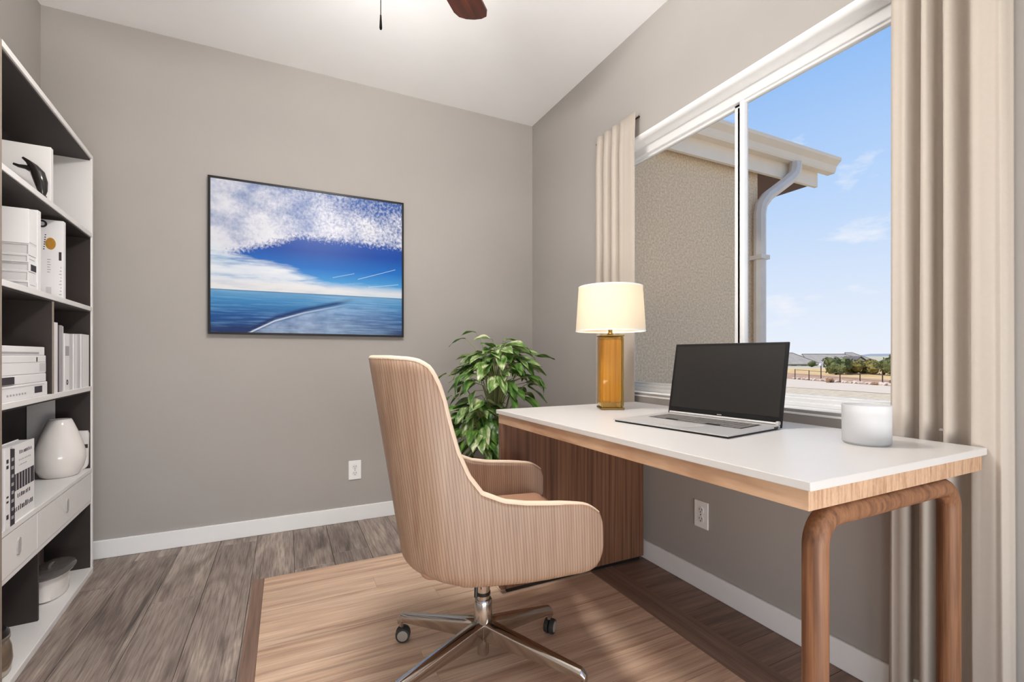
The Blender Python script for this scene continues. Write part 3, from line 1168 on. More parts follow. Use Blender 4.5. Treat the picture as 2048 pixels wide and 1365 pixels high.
def shell_fn(i, j):
    c = cols[i]
    zr, zb = c[2], c[3]
    f = min(0.022 + (FIL - 0.022) * min(1.0, max(0.0, (0.05 - c[0]) / 0.25)), 0.3 * (zr - zb))
    nf = 7
    if j < nf:
        a = PI / 2 * j / nf
        z = zb + f * (1 - math.cos(a))
        ins = f * (1 - math.sin(a))
    else:
        z = zb + f + (zr - zb - f) * (j - nf) / (NR - nf)
        ins = 0.0
    return shell_pt(c, z, ins)


mb = MB()
mb.grid(lambda i, j: shell_fn(i, j) - Vector((0, 0, MT)), len(cols) - 1, NR)
shell = obj('shell', mb, M['veneer'], chair, smooth=60)
so = shell.modifiers.new('thickness', 'SOLIDIFY')
so.thickness = 0.018
so.offset = -1
bm_ = bmesh.new()
bm_.from_mesh(shell.data)
bmesh.ops.recalc_face_normals(bm_, faces=bm_.faces)
# normals of the near side must point away from the seat
bm_.faces.ensure_lookup_table()
f0 = min(bm_.faces, key=lambda f: f.calc_center_median().y)
if f0.normal.y > 0:
    bmesh.ops.reverse_faces(bm_, faces=bm_.faces)
bm_.to_mesh(shell.data)
bm_.free()
smooth_mesh(shell.data, 60)
arc = [0.0]
for i in range(1, len(cols)):
    arc.append(arc[-1] + math.hypot(cols[i][0] - cols[i - 1][0], cols[i][1] - cols[i - 1][1]))
arc_attr = shell.data.attributes.new('arc', 'FLOAT', 'POINT')
arc_attr.data.foreach_set('value', [arc[k // (NR + 1)] for k in range(len(shell.data.vertices))])
# cream rim following the edge
rim = []
for c in cols:
    v = shell_pt(c, c[2], 0.009)
    rim.append((v.x, v.y, v.z - MT))


def resample(pts, n):
    P = [Vector(p) for p in pts]
    d = [0]
    for a, b in zip(P, P[1:]):
        d.append(d[-1] + (b - a).length)
    out = []
    k = 0
    for i in range(n):
        t = d[-1] * i / (n - 1)
        while k < len(d) - 2 and d[k + 1] < t:
            k += 1
        s = (t - d[k]) / max(1e-9, d[k + 1] - d[k])
        out.append(P[k].lerp(P[k + 1], s))
    return out


rim = rim[2:-2]
rim_r = [0.0096 * min(1.0, 0.35 + min(k, 149 - k) / 14) for k in range(150)]
obj('rim', MB().tube(resample(rim, 150), rim_r, 8), M['rim'], shell, smooth=60)
# underside pan closes the shell
under = [shell_fn(i, 0) for i in range(len(cols))]
b = MB()
verts = [(p.x, p.y, p.z - MT + 0.002) for p in under] + [(0.0, 0.0, 0.372)]
b.faces(verts, [(k, (k + 1) % len(under), len(under)) for k in range(len(under))])
obj('underside', b, M['veneer'], chair, smooth=60)
# seat and inner back cushion
obj('seat_cushion', MB().box(-0.225, 0.285, -0.245, 0.245, 0.400, 0.490, 0.04, 5), M['seat'], chair, smooth=50)
mb = MB()
mb.box(-0.026, 0.026, -0.145, 0.145, 0.0, 0.42, 0.025, 4, Matrix.Translation((-0.212, 0, 0.490)) @ Matrix.Rotation(-0.165, 4, 'Y'))
obj('back_cushion', mb, M['seat'], chair, smooth=50)
# gas column
obj('mechanism', MB().box(-0.10, 0.10, -0.07, 0.07, 0.335, 0.375, 0.01), M['black'], chair)
mb = MB()
mb.cyl((0, 0, 0.218), (0, 0, 0.340), 0.0225, seg=24)
col = obj('gas_column', mb, M['chrome'], chair, smooth=40)
mb = MB().lathe([(0, 0.10), (0.026, 0.10), (0.030, 0.13), (0.030, 0.212), (0.027, 0.218), (0, 0.218)], 28)
obj('sleeve', mb, M['chrome'], col, smooth=40)
obj('collar', MB().lathe([(0, 0.232), (0.0245, 0.232), (0.0245, 0.242), (0, 0.242)], 24), M['black'], col, smooth=40)
obj('tail', MB().lathe([(0, 0.034), (0.0185, 0.034), (0.0195, 0.037), (0.0195, 0.11), (0, 0.11)], 24), M['chrome'], col, smooth=40)
obj('lever', MB().tube([(-0.02, -0.02, 0.305), (-0.030, -0.035, 0.275), (-0.032, -0.04, 0.245)], 0.006, 8), M['black'], chair, smooth=50)


def star_leg(ang, ln):
    """Tapered leg with a ridge on top, its tip turned down to a caster."""
    ca, sa = math.cos(ang), math.sin(ang)
    b = bmesh.new()
    rings = []
    for t in (0, 0.15, 0.35, 0.6, 0.85, 0.96, 1.0):
        r = 0.016 + (ln - 0.016) * t
        top = 0.152 - 0.052 * t - (0.012 if t > 0.99 else 0.0)
        hh = 0.066 * (1 - t) + 0.026 * t
        hw = (0.024 * (1 - t) + 0.016 * t) * (0.8 if t > 0.99 else 1)
        sec = [(-hw * 0.45, top), (hw * 0.45, top), (hw, top - 0.010), (hw * 0.8, top - hh), (-hw * 0.8, top - hh), (-hw, top - 0.010)]
        rings.append([b.verts.new((r * ca - o * sa, r * sa + o * ca, z)) for o, z in sec])
    for p, q in zip(rings, rings[1:]):
        for k in range(6):
            b.faces.new((p[k], p[(k + 1) % 6], q[(k + 1) % 6], q[k]))
    b.faces.new(rings[0])
    b.faces.new(rings[-1])
    bmesh.ops.recalc_face_normals(b, faces=b.faces)
    bmesh.ops.bevel(b, geom=[e for e in b.edges], offset=0.0025, segments=2, profile=0.5, affect='EDGES')
    mb = MB()
    mb._merge(b)
    x, y = (ln - 0.012) * ca, (ln - 0.012) * sa
    mb.tube([(x, y, 0.082), (x + 0.006 * ca, y + 0.006 * sa, 0.066), (x, y, 0.050)], [0.010, 0.009, 0.007], 10)
    leg = obj('leg', mb, M['chrome'], chair, smooth=35)
    # twin-wheel caster trailing a little
    yaw = ang + 0.5
    mx = Matrix.Translation((x + 0.004, y, 0.0265)) @ Matrix.Rotation(yaw, 4, 'Z') @ Matrix.Rotation(PI / 2, 4, 'X')
    mw = MB()
    for s in (-1, 1):
        mw.lathe([(0, s * 0.003), (0.0255, s * 0.003), (0.0262, s * 0.008), (0.0245, s * 0.017), (0.019, s * 0.0185), (0, s * 0.0185)], 24, mx)
    cas = obj('caster', mw, M['rubber'], chair, smooth=40)
    for s in (-1, 1):
        mh = MB().lathe([(0, s * 0.0205), (0.012, s * 0.0205), (0.0185, s * 0.0188), (0.0185, s * 0.0178), (0, s * 0.0178)], 20, mx)
        obj('hub_cap', mh, M['grey_hub'], cas, smooth=40)
    return leg


for a_deg, ln in ((132 + 11, 0.335), (10 + 11, 0.300), (-56 + 11, 0.365), (200 + 11, 0.360)):
    star_leg(math.radians(a_deg), ln)

# ================================================================== TABLE LAMP
lamp = thing('table_lamp', 'lit table lamp with amber glass column and white drum shade on the desk', 'lamp', (1.285, 1.643, DT), math.radians(-128 + 12))
obj('foot', MB().box(-0.052, 0.052, -0.052, 0.052, 0.0, 0.010, 0.004), M['brass'], lamp)
glass = obj('glass_column', MB().box(-0.050, 0.050, -0.050, 0.050, 0.0105, 0.318, 0.009, 3), M['amber'], lamp, smooth=30)
obj('glass_core', MB().box(-0.040, 0.040, -0.040, 0.040, 0.030, 0.308, 0.012, 3), M['amber_core'], glass, smooth=30)
obj('top_plate', MB().box(-0.051, 0.051, -0.051, 0.051, 0.3185, 0.324, 0.002), M['brass'], lamp)
obj('neck', MB().lathe([(0, 0.324), (0.013, 0.324), (0.013, 0.332), (0.009, 0.336), (0.009, 0.37), (0.014, 0.374), (0.014, 0.41), (0, 0.41)], 20), M['brass'], lamp, smooth=40)
obj('bulb', MB().lathe([(0, 0.411), (0.012, 0.412), (0.014, 0.425), (0.028, 0.452), (0.028, 0.468), (0.015, 0.485), (0, 0.489)], 20), glow('lit_bulb', (255, 226, 180), 6.0), lamp, smooth=60)
pr = [(0.1510, 0.342), (0.1385, 0.536), (0.1365, 0.536), (0.1490, 0.342)]
sh = obj('lamp_shade', MB().lathe(pr, 64, close=True), M['shade'], lamp, smooth=40)
mb = MB()
for r, z in ((0.151, 0.343), (0.1385, 0.535)):
    mb.lathe([(r + 0.0008, z - 0.0025), (r + 0.0008, z + 0.0025), (r - 0.0032, z + 0.0025), (r - 0.0032, z - 0.0025)], 64, close=True)
obj('shade_trim', mb, M['trim'], sh, smooth=40)
mb = MB()
for k in range(3):
    a = 2 * PI * k / 3
    mb.cyl((0.012 * math.cos(a), 0.012 * math.sin(a), 0.400), (0.1365 * math.cos(a), 0.1365 * math.sin(a), 0.530), 0.0016, seg=6)
obj('spider', mb, M['brass'], sh)
ld = bpy.data.lights.new('bulb_light', 'POINT')
ld.energy = LAMP_WATTS
ld.color = (1.0, 0.87, 0.70)
ld.shadow_soft_size = 0.032
lo = bpy.data.objects.new('bulb_light', ld)
lo.parent = lamp
lo.location = (0, 0, 0.455)
COL.objects.link(lo)

# ================================================================== LAPTOP
lap = thing('laptop', 'open laptop with a dark blank screen on the white desk', 'laptop', (1.234, 1.134, DT), math.radians(8.8))
mb = MB()
mb.faces([(-0.156, -0.2135, 0.006), (0.1425, -0.2135, 0.006), (0.1425, 0.2135, 0.006), (-0.156, 0.2135, 0.006),
          (-0.156, -0.2135, 0.0095), (0.1425, -0.2135, 0.0125), (0.1425, 0.2135, 0.0125), (-0.156, 0.2135, 0.0095)],
         [(0, 1, 2, 3), (4, 5, 6, 7), (0, 1, 5, 4), (1, 2, 6, 5), (2, 3, 7, 6), (3, 0, 4, 7)])
base = obj('base', mb, M['alu'], lap)
obj('underside', MB().box(-0.153, 0.139, -0.210, 0.210, 0.0, 0.006, 0.002), M['bezel'], base)
zt = lambda x: 0.0095 + (x + 0.1425) / 0.285 * 0.003
mb = MB()
for r in range(6):
    x0 = -0.012 + r * 0.0195
    ncols = 15 if r else 7
    for k in range(ncols):
        if r == 0 and k == 3:
            y0, y1 = -0.052, 0.052
        else:
            step = 0.340 / 15
            if r == 0:
                kk = k if k < 3 else 11 + (k - 3)
            else:
                kk = k
            y0 = -0.170 + kk * step + 0.0014
            y1 = y0 + step - 0.0028
        mb.box(x0, x0 + 0.0165, y0, y1, zt(x0), zt(x0) + 0.0022)
kb = obj('keyboard', mb, M['keys'], base, kind='stuff')
mb = MB()
mb.box(-0.016, 0.107, -0.174, 0.174, 0.0, 0.0006, 0, 1, Matrix.Translation((0, 0, zt(-0.016) - 0.0001)) @ Matrix.Rotation(-0.0105, 4, 'Y'))
obj('keyboard_tray', mb, M['bezel'], base)
obj('trackpad', MB().box(-0.128, -0.030, -0.070, 0.070, zt(-0.08) - 0.0002, zt(-0.05) + 0.0002), M['tab'], base)
obj('port', MB().box(0.105, 0.130, -0.2150, -0.2130, 0.0065, 0.0105), M['black'], base)
tilt = math.radians(11)
lm = Matrix.Translation((0.1515, 0, 0.003)) @ Matrix.Rotation(tilt, 4, 'Y')


def lidbox(x0, x1, y0, y1, z0, z1, bev=0.0):
    return MB().box(x0, x1, y0, y1, z0, z1, bev, 2, lm)


lid = obj('lid', lidbox(0.0, 0.007, -0.2135, 0.2135, 0.0, 0.282, 0.0025), M['bezel'], lap)
obj('screen', lidbox(-0.0006, 0.001, -0.2030, 0.2030, 0.034, 0.272), M['screen'], lid)
obj('maker_mark', lidbox(-0.0006, 0.001, -0.0085, 0.0085, 0.020, 0.0225), M['alu'], lid)
obj('hinge', MB().cyl((0.147, -0.200, 0.0160), (0.147, 0.200, 0.0160), 0.0042, seg=12), M['alu'], lap, smooth=40)
obj('hinge_cap', MB().box(0.138, 0.152, -0.2120, -0.2005, 0.012, 0.0245, 0.003), M['alu'], lap)

# ================================================================== CANDLE GLASS
cup = thing('candle_glass', 'white frosted glass tumbler candle on the right end of the desk', 'candle', (1.387, 0.692, DT))
obj('tumbler', MB().lathe([(0, 0.0), (0.048, 0.0), (0.0535, 0.006), (0.0545, 0.104), (0.0515, 0.104), (0.0505, 0.010), (0.046, 0.007), (0, 0.007)], 48), M['frost'], cup, smooth=40)
obj('wax', MB().lathe([(0, 0.0085), (0.0455, 0.0085), (0.0498, 0.012), (0.0504, 0.086), (0, 0.084)], 40), M['wax'], cup, smooth=40)
obj('wick', MB().cyl((0, 0, 0.083), (0.001, 0, 0.094), 0.0012, seg=6), M['bezel'], cup)

# ================================================================== CURTAINS


def catmull(pts, n):
    P = [Vector((a, b, 0)) for a, b in pts]
    P = [P[0] * 2 - P[1]] + P + [P[-1] * 2 - P[-2]]
    out = []
    for i in range(1, len(P) - 2):
        for k in range(n):
            t = k / n
            a, b, c, d = P[i - 1], P[i], P[i + 1], P[i + 2]
            out.append(0.5 * ((2 * b) + (c - a) * t + (2 * a - 5 * b + 4 * c - d) * t * t + (3 * b - a - 3 * c + d) * t ** 3))
    out.append(P[-2])
    return out


def curtain(label, prof, z1, y_shift):
    line = catmull(prof, 8)
    yc = sum(p.x for p in line) / len(line)
    root = thing('curtain', label, 'curtain', (XR - 0.02, yc, 0.012), 0, 'pair of cream curtains at the window')
    nv = 30

    def fn(i, j):
        t = j / nv
        p = line[i]
        wob = 0.0035 * noise.noise(Vector((i * 0.22, t * 2.2, yc * 7)))
        y = p.x + y_shift * (1 - t) * (p.x - yc) / 0.15 + wob
        squeeze = 1 - 0.35 * max(0, (t - 0.93) / 0.07)
        x = 1.622 + (p.y - 1.622) * squeeze + 0.4 * wob
        return Vector((x - root.location.x, y - yc, t * (z1 - 0.012)))
    o = obj('fabric', MB().grid(fn, len(line) - 1, nv), M['curtain'], root, smooth=70)
    m = o.modifiers.new('thickness', 'SOLIDIFY')
    m.thickness = 0.0018
    # stitched header band
    def fh(i, j):
        v = fn(i, nv)
        return Vector((v.x - 0.0016, v.y, v.z - 0.030 * (1 - j)))
    return root


curtain('narrow cream curtain at the far side of the window behind the lamp',
        [(2.192, 1.6420), (2.180, 1.6010), (2.150, 1.6010), (2.133, 1.6420), (2.112, 1.6010), (2.080, 1.6010), (2.062, 1.6420), (2.040, 1.6010), (2.012, 1.6010),
         (1.992, 1.6420), (1.972, 1.6010), (1.935, 1.6010), (1.905, 1.6010), (1.870, 1.6010), (1.852, 1.6010)], 2.285, 0.0)
curtain('wide cream pleated curtain hanging at the near right side of the window',
        [(0.745, 1.6420), (0.733, 1.6030), (0.715, 1.6015), (0.698, 1.6030), (0.688, 1.6420), (0.672, 1.6420), (0.664, 1.6030), (0.650, 1.6015), (0.642, 1.6420), (0.624, 1.6420),
         (0.616, 1.6030), (0.602, 1.6015), (0.592, 1.6420), (0.572, 1.6420), (0.560, 1.6030), (0.540, 1.6015), (0.515, 1.6015), (0.500, 1.6030), (0.492, 1.6420)], 2.285, 0.008)
for (y0, y1, txt) in ((1.86, 2.218, 'short dark rod end poking out left of the narrow curtain'), (0.46, 0.74, 'short dark rod holding up the wide right curtain')):
    rod = thing('curtain_rod', txt, 'curtain rod', (XR, (y0 + y1) / 2, 2.268))
    c = (y0 + y1) / 2
    obj('pole', MB().cyl((-0.007, y0 - c, 0), (-0.007, y1 - c, 0), 0.0045, seg=10), M['rod'], rod, smooth=40)
    mb = MB()
    mb.ico((-0.0085, y1 - c, 0), 0.0085, 2)
    obj('finial', mb, M['rod'], rod, smooth=60)

# ================================================================== OUTLETS


def outlet(label, loc, rz):
    root = thing('wall_outlet', label, 'outlet', loc, rz, 'duplex wall outlets')
    # local: plate in the x-z plane, facing -y
    pl = obj('plate', MB().box(-0.0375, 0.0375, -0.006, 0.0, -0.059, 0.059, 0.0025), M['trim'], root)
    for s in (-1, 1):
        mx = Matrix.Translation((0, -0.0062, s * 0.0195)) @ Matrix.Rotation(PI / 2, 4, 'X')
        f = obj('receptacle', MB().lathe([(0, 0.002), (0.0155, 0.002), (0.0165, 0.0), (0, 0.0)], 24, mx), M['vinyl'], pl, smooth=40)
    mb = MB()
    for s in (-1, 1):
        for dx in (-0.0062, 0.0062):
            mb.box(dx - 0.0011, dx + 0.0011, -0.0088, -0.0078, s * 0.0195 - 0.001, s * 0.0195 + 0.008)
        mb.cyl((0, -0.0088, s * 0.0195 - 0.0075), (0, -0.0078, s * 0.0195 - 0.0075), 0.0026, seg=10)
    obj('slots', mb, M['outlet_dark'], pl)
    obj('screw', MB().cyl((0, -0.0075, 0), (0, -0.0055, 0), 0.003, seg=10), M['steel'], pl)


outlet('white duplex outlet on the back wall left of the office chair', (0.386, YB, 0.316), 0)
outlet('white duplex outlet on the window wall in the shade under the desk', (XR, 1.466, 0.330), -PI / 2)

# ================================================================== PICTURE


def picture_material(Wd, Hd):
    m = bpy.data.materials.new('seascape_print')
    n, l, b = nodes_of(m)

    def math_(op, a, bb=None, c=None):
        t = n.new('ShaderNodeMath')
        t.operation = op
        for k, v in enumerate((a, bb, c)):
            if v is None:
                continue
            if isinstance(v, (int, float)):
                t.inputs[k].default_value = v
            else:
                l.new(v, t.inputs[k])
        return t.outputs[0]

    def ramp(fac, stops, grey=False, interp='LINEAR'):
        r = n.new('ShaderNodeValToRGB')
        r.color_ramp.interpolation = interp
        el = r.color_ramp.elements
        cc = (lambda c: (c, c, c, 1)) if grey else (lambda c: lin(*c))
        el[0].position, el[0].color = stops[0][0], cc(stops[0][1])
        el[1].position, el[1].color = stops[-1][0], cc(stops[-1][1])
        for p, c in stops[1:-1]:
            e_ = el.new(p)
            e_.color = cc(c)
        l.new(fac, r.inputs['Fac'])
        return r.outputs['Color']

    def mixc(f, a, bb):
        x = n.new('ShaderNodeMix')
        x.data_type = 'RGBA'
        if isinstance(f, (int, float)):
            x.inputs['Factor'].default_value = f
        else:
            l.new(f, x.inputs['Factor'])
        for key, v in (('A', a), ('B', bb)):
            if isinstance(v, tuple):
                x.inputs[key].default_value = v
            else:
                l.new(v, x.inputs[key])
        return x.outputs['Result']

    tc = n.new('ShaderNodeTexCoord')
    sp = n.new('ShaderNodeSeparateXYZ')
    l.new(tc.outputs['Object'], sp.inputs[0])
    u = math_('DIVIDE', sp.outputs['X'], Wd)
    v = math_('DIVIDE', sp.outputs['Z'], Hd)

    def noise_(sx, sz, detail, rough=0.55, rot=0.0, off=0.0, dist=0.0):
        mp = n.new('ShaderNodeMapping')
        mp.inputs['Scale'].default_value = (sx, 1, sz)
        mp.inputs['Rotation'].default_value = (0, rot, 0)
        mp.inputs['Location'].default_value = (off, 0, off)
        l.new(tc.outputs['Object'], mp.inputs['Vector'])
        t = n.new('ShaderNodeTexNoise')
        t.inputs['Scale'].default_value = 1
        t.inputs['Detail'].default_value = detail
        t.inputs['Roughness'].default_value = rough
        t.inputs['Distortion'].default_value = dist
        l.new(mp.outputs[0], t.inputs['Vector'])
        return t.outputs['Fac']
    puff = noise_(62, 58, 6, 0.62)
    big = noise_(5, 6, 5, 0.6, 0.35, 3.0)
    streak = noise_(3.0, 22, 5, 0.6, -0.30, 7.0)
    # upper cloud bank: lower boundary rises then runs level
    U = ramp(u, [(0.0, 0.46), (0.15, 0.53), (0.34, 0.61), (0.42, 0.655), (1.0, 0.645)], True)
    Lb = ramp(u, [(0.0, 0.60), (0.15, 0.53), (0.37, 0.465), (0.46, 0.42), (0.60, 0.375), (1.0, 0.36)], True)
    jit = math_('MULTIPLY', math_('SUBTRACT', puff, 0.5), 0.16)
    jit2 = math_('MULTIPLY', math_('SUBTRACT', streak, 0.5), 0.16)
    up = math_('DIVIDE', math_('ADD', math_('SUBTRACT', v, U), jit), 0.05)
    up = math_('MINIMUM', math_('MAXIMUM', up, 0), 1)
    lowc = math_('DIVIDE', math_('ADD', math_('SUBTRACT', Lb, v), jit2), 0.06)
    lowc = math_('MINIMUM', math_('MAXIMUM', lowc, 0), 1)
    # the sky itself
    sky = ramp(v, [(0.28, (150, 196, 226)), (0.36, (70, 150, 208)), (0.46, (22, 104, 184)), (0.58, (10, 66, 152)), (1.0, (44, 84, 152))])
    # mackerel texture of the upper bank: open gaps towards the top right
    gap = math_('ADD', math_('MULTIPLY', math_('MULTIPLY', math_('SUBTRACT', puff, 0.5), math_('ADD', math_('MULTIPLY', u, 2.6), 0.5)), 1.0), math_('MULTIPLY', math_('SUBTRACT', big, 0.5), 1.7))
    dens = math_('ADD', gap, math_('SUBTRACT', 0.90, math_('MULTIPLY', math_('MULTIPLY', u, math_('MAXIMUM', math_('SUBTRACT', v, 0.62), 0)), 2.4)))
    dens = math_('MINIMUM', math_('MAXIMUM', dens, 0.0), 1.0)
    upc = math_('MULTIPLY', up, dens)
    ctone = ramp(big, [(0.25, (150, 166, 196)), (0.5, (204, 208, 220)), (0.75, (222, 224, 230))])
    col_ = mixc(upc, sky, ctone)
    ltone = ramp(streak, [(0.30, (120, 160, 200)), (0.48, (206, 216, 228)), (0.7, (226, 230, 236))])
    ld = math_('MULTIPLY', lowc, math_('SUBTRACT', 1.0, math_('MULTIPLY', math_('MAXIMUM', math_('SUBTRACT', u, 0.45), 0), 1.35)))
    col_ = mixc(ld, col_, ltone)
    # warm white glow near the horizon
    hz = math_('MULTIPLY', math_('MAXIMUM', math_('SUBTRACT', 1.0, math_('DIVIDE', math_('ABSOLUTE', math_('SUBTRACT', v, 0.31)), 0.055)), 0), 0.7)
    col_ = mixc(hz, col_, lin(226, 222, 220))

    def segment(col_in, u0, v0, u1, v1, wid, colr, strength=1.0):
        # thin straight streak between two points
        du, dv = u1 - u0, v1 - v0
        t = math_('DIVIDE', math_('SUBTRACT', u, u0), du)
        line = math_('ADD', math_('MULTIPLY', t, dv), v0)
        d = math_('DIVIDE', math_('ABSOLUTE', math_('SUBTRACT', v, line)), wid)
        f = math_('MAXIMUM', math_('SUBTRACT', 1.0, d), 0)
        inside = math_('MULTIPLY', math_('GREATER_THAN', t, 0), math_('LESS_THAN', t, 1))
        return mixc(math_('MULTIPLY', math_('MULTIPLY', f, inside), strength), col_in, colr)
    col_ = segment(col_, 0.74, 0.405, 0.96, 0.497, 0.0028, lin(226, 234, 244), 0.8)
    col_ = segment(col_, 0.60, 0.405, 0.72, 0.445, 0.004, lin(190, 212, 234), 0.6)
    col_ = segment(col_, 0.80, 0.352, 0.98, 0.385, 0.004, lin(210, 224, 238), 0.6)
    # the sea
    ripple = noise_(4, 90, 4, 0.6, 0.05, 1.0)
    sea = ramp(v, [(0.0, (14, 44, 96)), (0.12, (20, 78, 140)), (0.22, (58, 128, 182)), (0.27, (96, 150, 192))])
    sea = mixc(math_('MULTIPLY', math_('MAXIMUM', math_('SUBTRACT', ripple, 0.48), 0), 2.2), sea, lin(120, 170, 210))
    # pale shallows on the right of the sand spit
    spit = ramp(u, [(0.0, 0.0), (0.18, 0.0), (0.30, 0.082), (0.45, 0.145), (0.70, 0.222), (1.0, 0.225)], True)
    below = math_('MINIMUM', math_('MAXIMUM', math_('DIVIDE', math_('SUBTRACT', spit, v), 0.02), 0), 1)
    span = ramp(u, [(0.16, 0.0), (0.24, 0.85), (0.58, 0.75), (0.74, 0.30), (1.0, 0.05)], True)
    sh_n = ramp(noise_(7, 12, 4, 0.6, 0.6, 5.0), [(0.3, 0.3), (0.65, 1.0)], True)
    sea = mixc(math_('MULTIPLY', math_('MULTIPLY', below, span), sh_n), sea, lin(168, 190, 220))
    glint = ramp(u, [(0.45, 0.0), (0.68, 0.65), (0.8, 0.5), (1.0, 0.1)], True)
    gl2 = math_('MULTIPLY', glint, math_('MULTIPLY', math_('MAXIMUM', math_('SUBTRACT', ripple, 0.36), 0), 2.6))
    sea = mixc(gl2, sea, lin(150, 186, 220))
    dark = math_('MULTIPLY', math_('MAXIMUM', math_('SUBTRACT', 1.0, math_('DIVIDE', math_('ABSOLUTE', math_('SUBTRACT', math_('SUBTRACT', v, spit), 0.022)), 0.022)), 0),
                 ramp(u, [(0.2, 0.9), (0.62, 0.9), (0.72, 0.0)], True))
    sea = mixc(dark, sea, lin(10, 30, 84))
    foam = math_('MULTIPLY', math_('MAXIMUM', math_('SUBTRACT', 1.0, math_('DIVIDE', math_('ABSOLUTE', math_('SUBTRACT', v, spit)), 0.009)), 0),
                 ramp(u, [(0.17, 0.0), (0.19, 1.0), (0.32, 0.9), (0.62, 0.35), (0.7, 0.0)], True))
    sea = mixc(foam, sea, lin(216, 226, 236))
    is_sea = math_('LESS_THAN', v, 0.279)
    col_ = mixc(is_sea, col_, sea)
    hl = math_('MAXIMUM', math_('SUBTRACT', 1.0, math_('DIVIDE', math_('ABSOLUTE', math_('SUBTRACT', v, 0.279)), 0.0045)), 0)
    col_ = mixc(math_('MULTIPLY', hl, 0.8), col_, lin(22, 60, 100))
    l.new(col_, b.inputs['Base Color'])
    b.inputs['Roughness'].default_value = 0.35
    sock(b, 'Specular IOR Level', 0.25)
    return m


PX0, PX1, PZ0, PZ1 = -0.385, 0.685, 1.150, 2.021
pic = thing('framed_picture', 'blue sky and sea picture in a thin black frame on the back wall', 'picture', (PX0, YB, PZ0))
pw_, ph_ = PX1 - PX0, PZ1 - PZ0
mb = MB()
fw_ = 0.012
mb.box(0, pw_, -0.030, -0.001, 0, fw_, 0.001).box(0, pw_, -0.030, -0.001, ph_ - fw_, ph_, 0.001)
mb.box(0, fw_, -0.030, -0.001, fw_, ph_ - fw_, 0.001).box(pw_ - fw_, pw_, -0.030, -0.001, fw_, ph_ - fw_, 0.001)
obj('frame', mb, M['bezel'], pic)
obj('print', MB().box(0, pw_ - 2 * fw_, -0.026, -0.006, 0, ph_ - 2 * fw_), picture_material(pw_ - 2 * fw_, ph_ - 2 * fw_), pic, loc=(fw_, 0, fw_))

# ================================================================== CEILING FAN
FX, FYC = 0.287, 1.36
fan = thing('ceiling_fan', 'dark wooden ceiling fan with pull chain at the top of the picture', 'ceiling fan', (FX, FYC, ZC))
obj('canopy', MB().lathe([(0, 0), (0.075, 0), (0.075, -0.02), (0.05, -0.055), (0.02, -0.065), (0, -0.065)], 28), M['bronze'], fan, smooth=40)
obj('downrod', MB().cyl((0, 0, -0.06), (0, 0, -0.20), 0.013, seg=14), M['bronze'], fan, smooth=40)
obj('motor', MB().lathe([(0, -0.19), (0.06, -0.192), (0.12, -0.21), (0.13, -0.235), (0.13, -0.29), (0.10, -0.315), (0.05, -0.325), (0, -0.325)], 36), M['bronze'], fan, smooth=40)
bl = MB()
outline = [(0.19, -0.055), (0.25, -0.062), (0.50, -0.074), (0.575, -0.074), (0.603, -0.062), (0.616, -0.035), (0.620, 0.0), (0.616, 0.035), (0.603, 0.062), (0.575, 0.074),
           (0.50, 0.074), (0.25, 0.062), (0.19, 0.055)]
bl.prism(outline, -0.004, 0.004)
blade0 = obj('blade', bl, M['blade'], fan)
br = MB().box(0.10, 0.22, -0.018, 0.018, -0.012, -0.005, 0.002).box(0.20, 0.26, -0.040, 0.040, -0.009, -0.0045, 0.002)
brk0 = obj('bracket', br, M['bronze'], blade0)
for k in range(5):
    a = math.radians(47 + 72 * k)
    if k == 0:
        bo = blade0
    else:
        bo = blade0.copy()
        COL.objects.link(bo)
        bo.parent = fan
        bk = brk0.copy()
        COL.objects.link(bk)
        bk.parent = bo
    bo.location = (0, 0, -0.295)
    bo.rotation_euler = (math.radians(11), 0, a)
obj('light_fitting', MB().lathe([(0, -0.325), (0.045, -0.327), (0.05, -0.345), (0.03, -0.36), (0.03, -0.45), (0, -0.45)], 32), M['bronze'], fan, smooth=40)
obj('light_bowl', MB().lathe([(0.170, -0.385), (0.162, -0.410), (0.140, -0.438), (0.10, -0.462), (0.05, -0.474), (0, -0.476)], 32), M['bowl'], fan, smooth=60)
fl = bpy.data.lights.new('fan_bulbs', 'POINT')
fl.energy = FAN_BULBS
fl.color = (1.0, 0.98, 0.95)
fl.shadow_soft_size = 0.05
flo = bpy.data.objects.new('fan_bulbs', fl)
flo.parent = fan
flo.location = (0, 0.10, -0.395)
COL.objects.link(flo)
cxo, cyo = -0.018, 0.137
ch_ = MB().cyl((cxo, cyo, -0.36), (cxo, cyo, -0.632), 0.0013, seg=6)
chain = obj('pull_chain', ch_, M['chain'], fan)
obj('fob', MB().lathe([(0, -0.628), (0.0026, -0.632), (0.0034, -0.650), (0.0044, -0.672), (0.003, -0.677), (0, -0.678)], 12, Matrix.Translation((cxo, cyo, 0))), M['chain'], chain, smooth=50)

# ================================================================== PLANT
PLX, PLY = 1.10, 2.50
plant = thing('potted_plant', 'leafy green variegated plant standing in the corner behind the desk', 'plant', (PLX, PLY, 0))
obj('pot', MB().lathe([(0, 0.0), (0.12, 0.0), (0.125, 0.01), (0.155, 0.30), (0.155, 0.33), (0.143, 0.33), (0.138, 0.29), (0, 0.29)], 36), M['pot'], plant, smooth=40)
obj('soil', MB().lathe([(0, 0.305), (0.139, 0.298)], 24), M['soil'], plant)


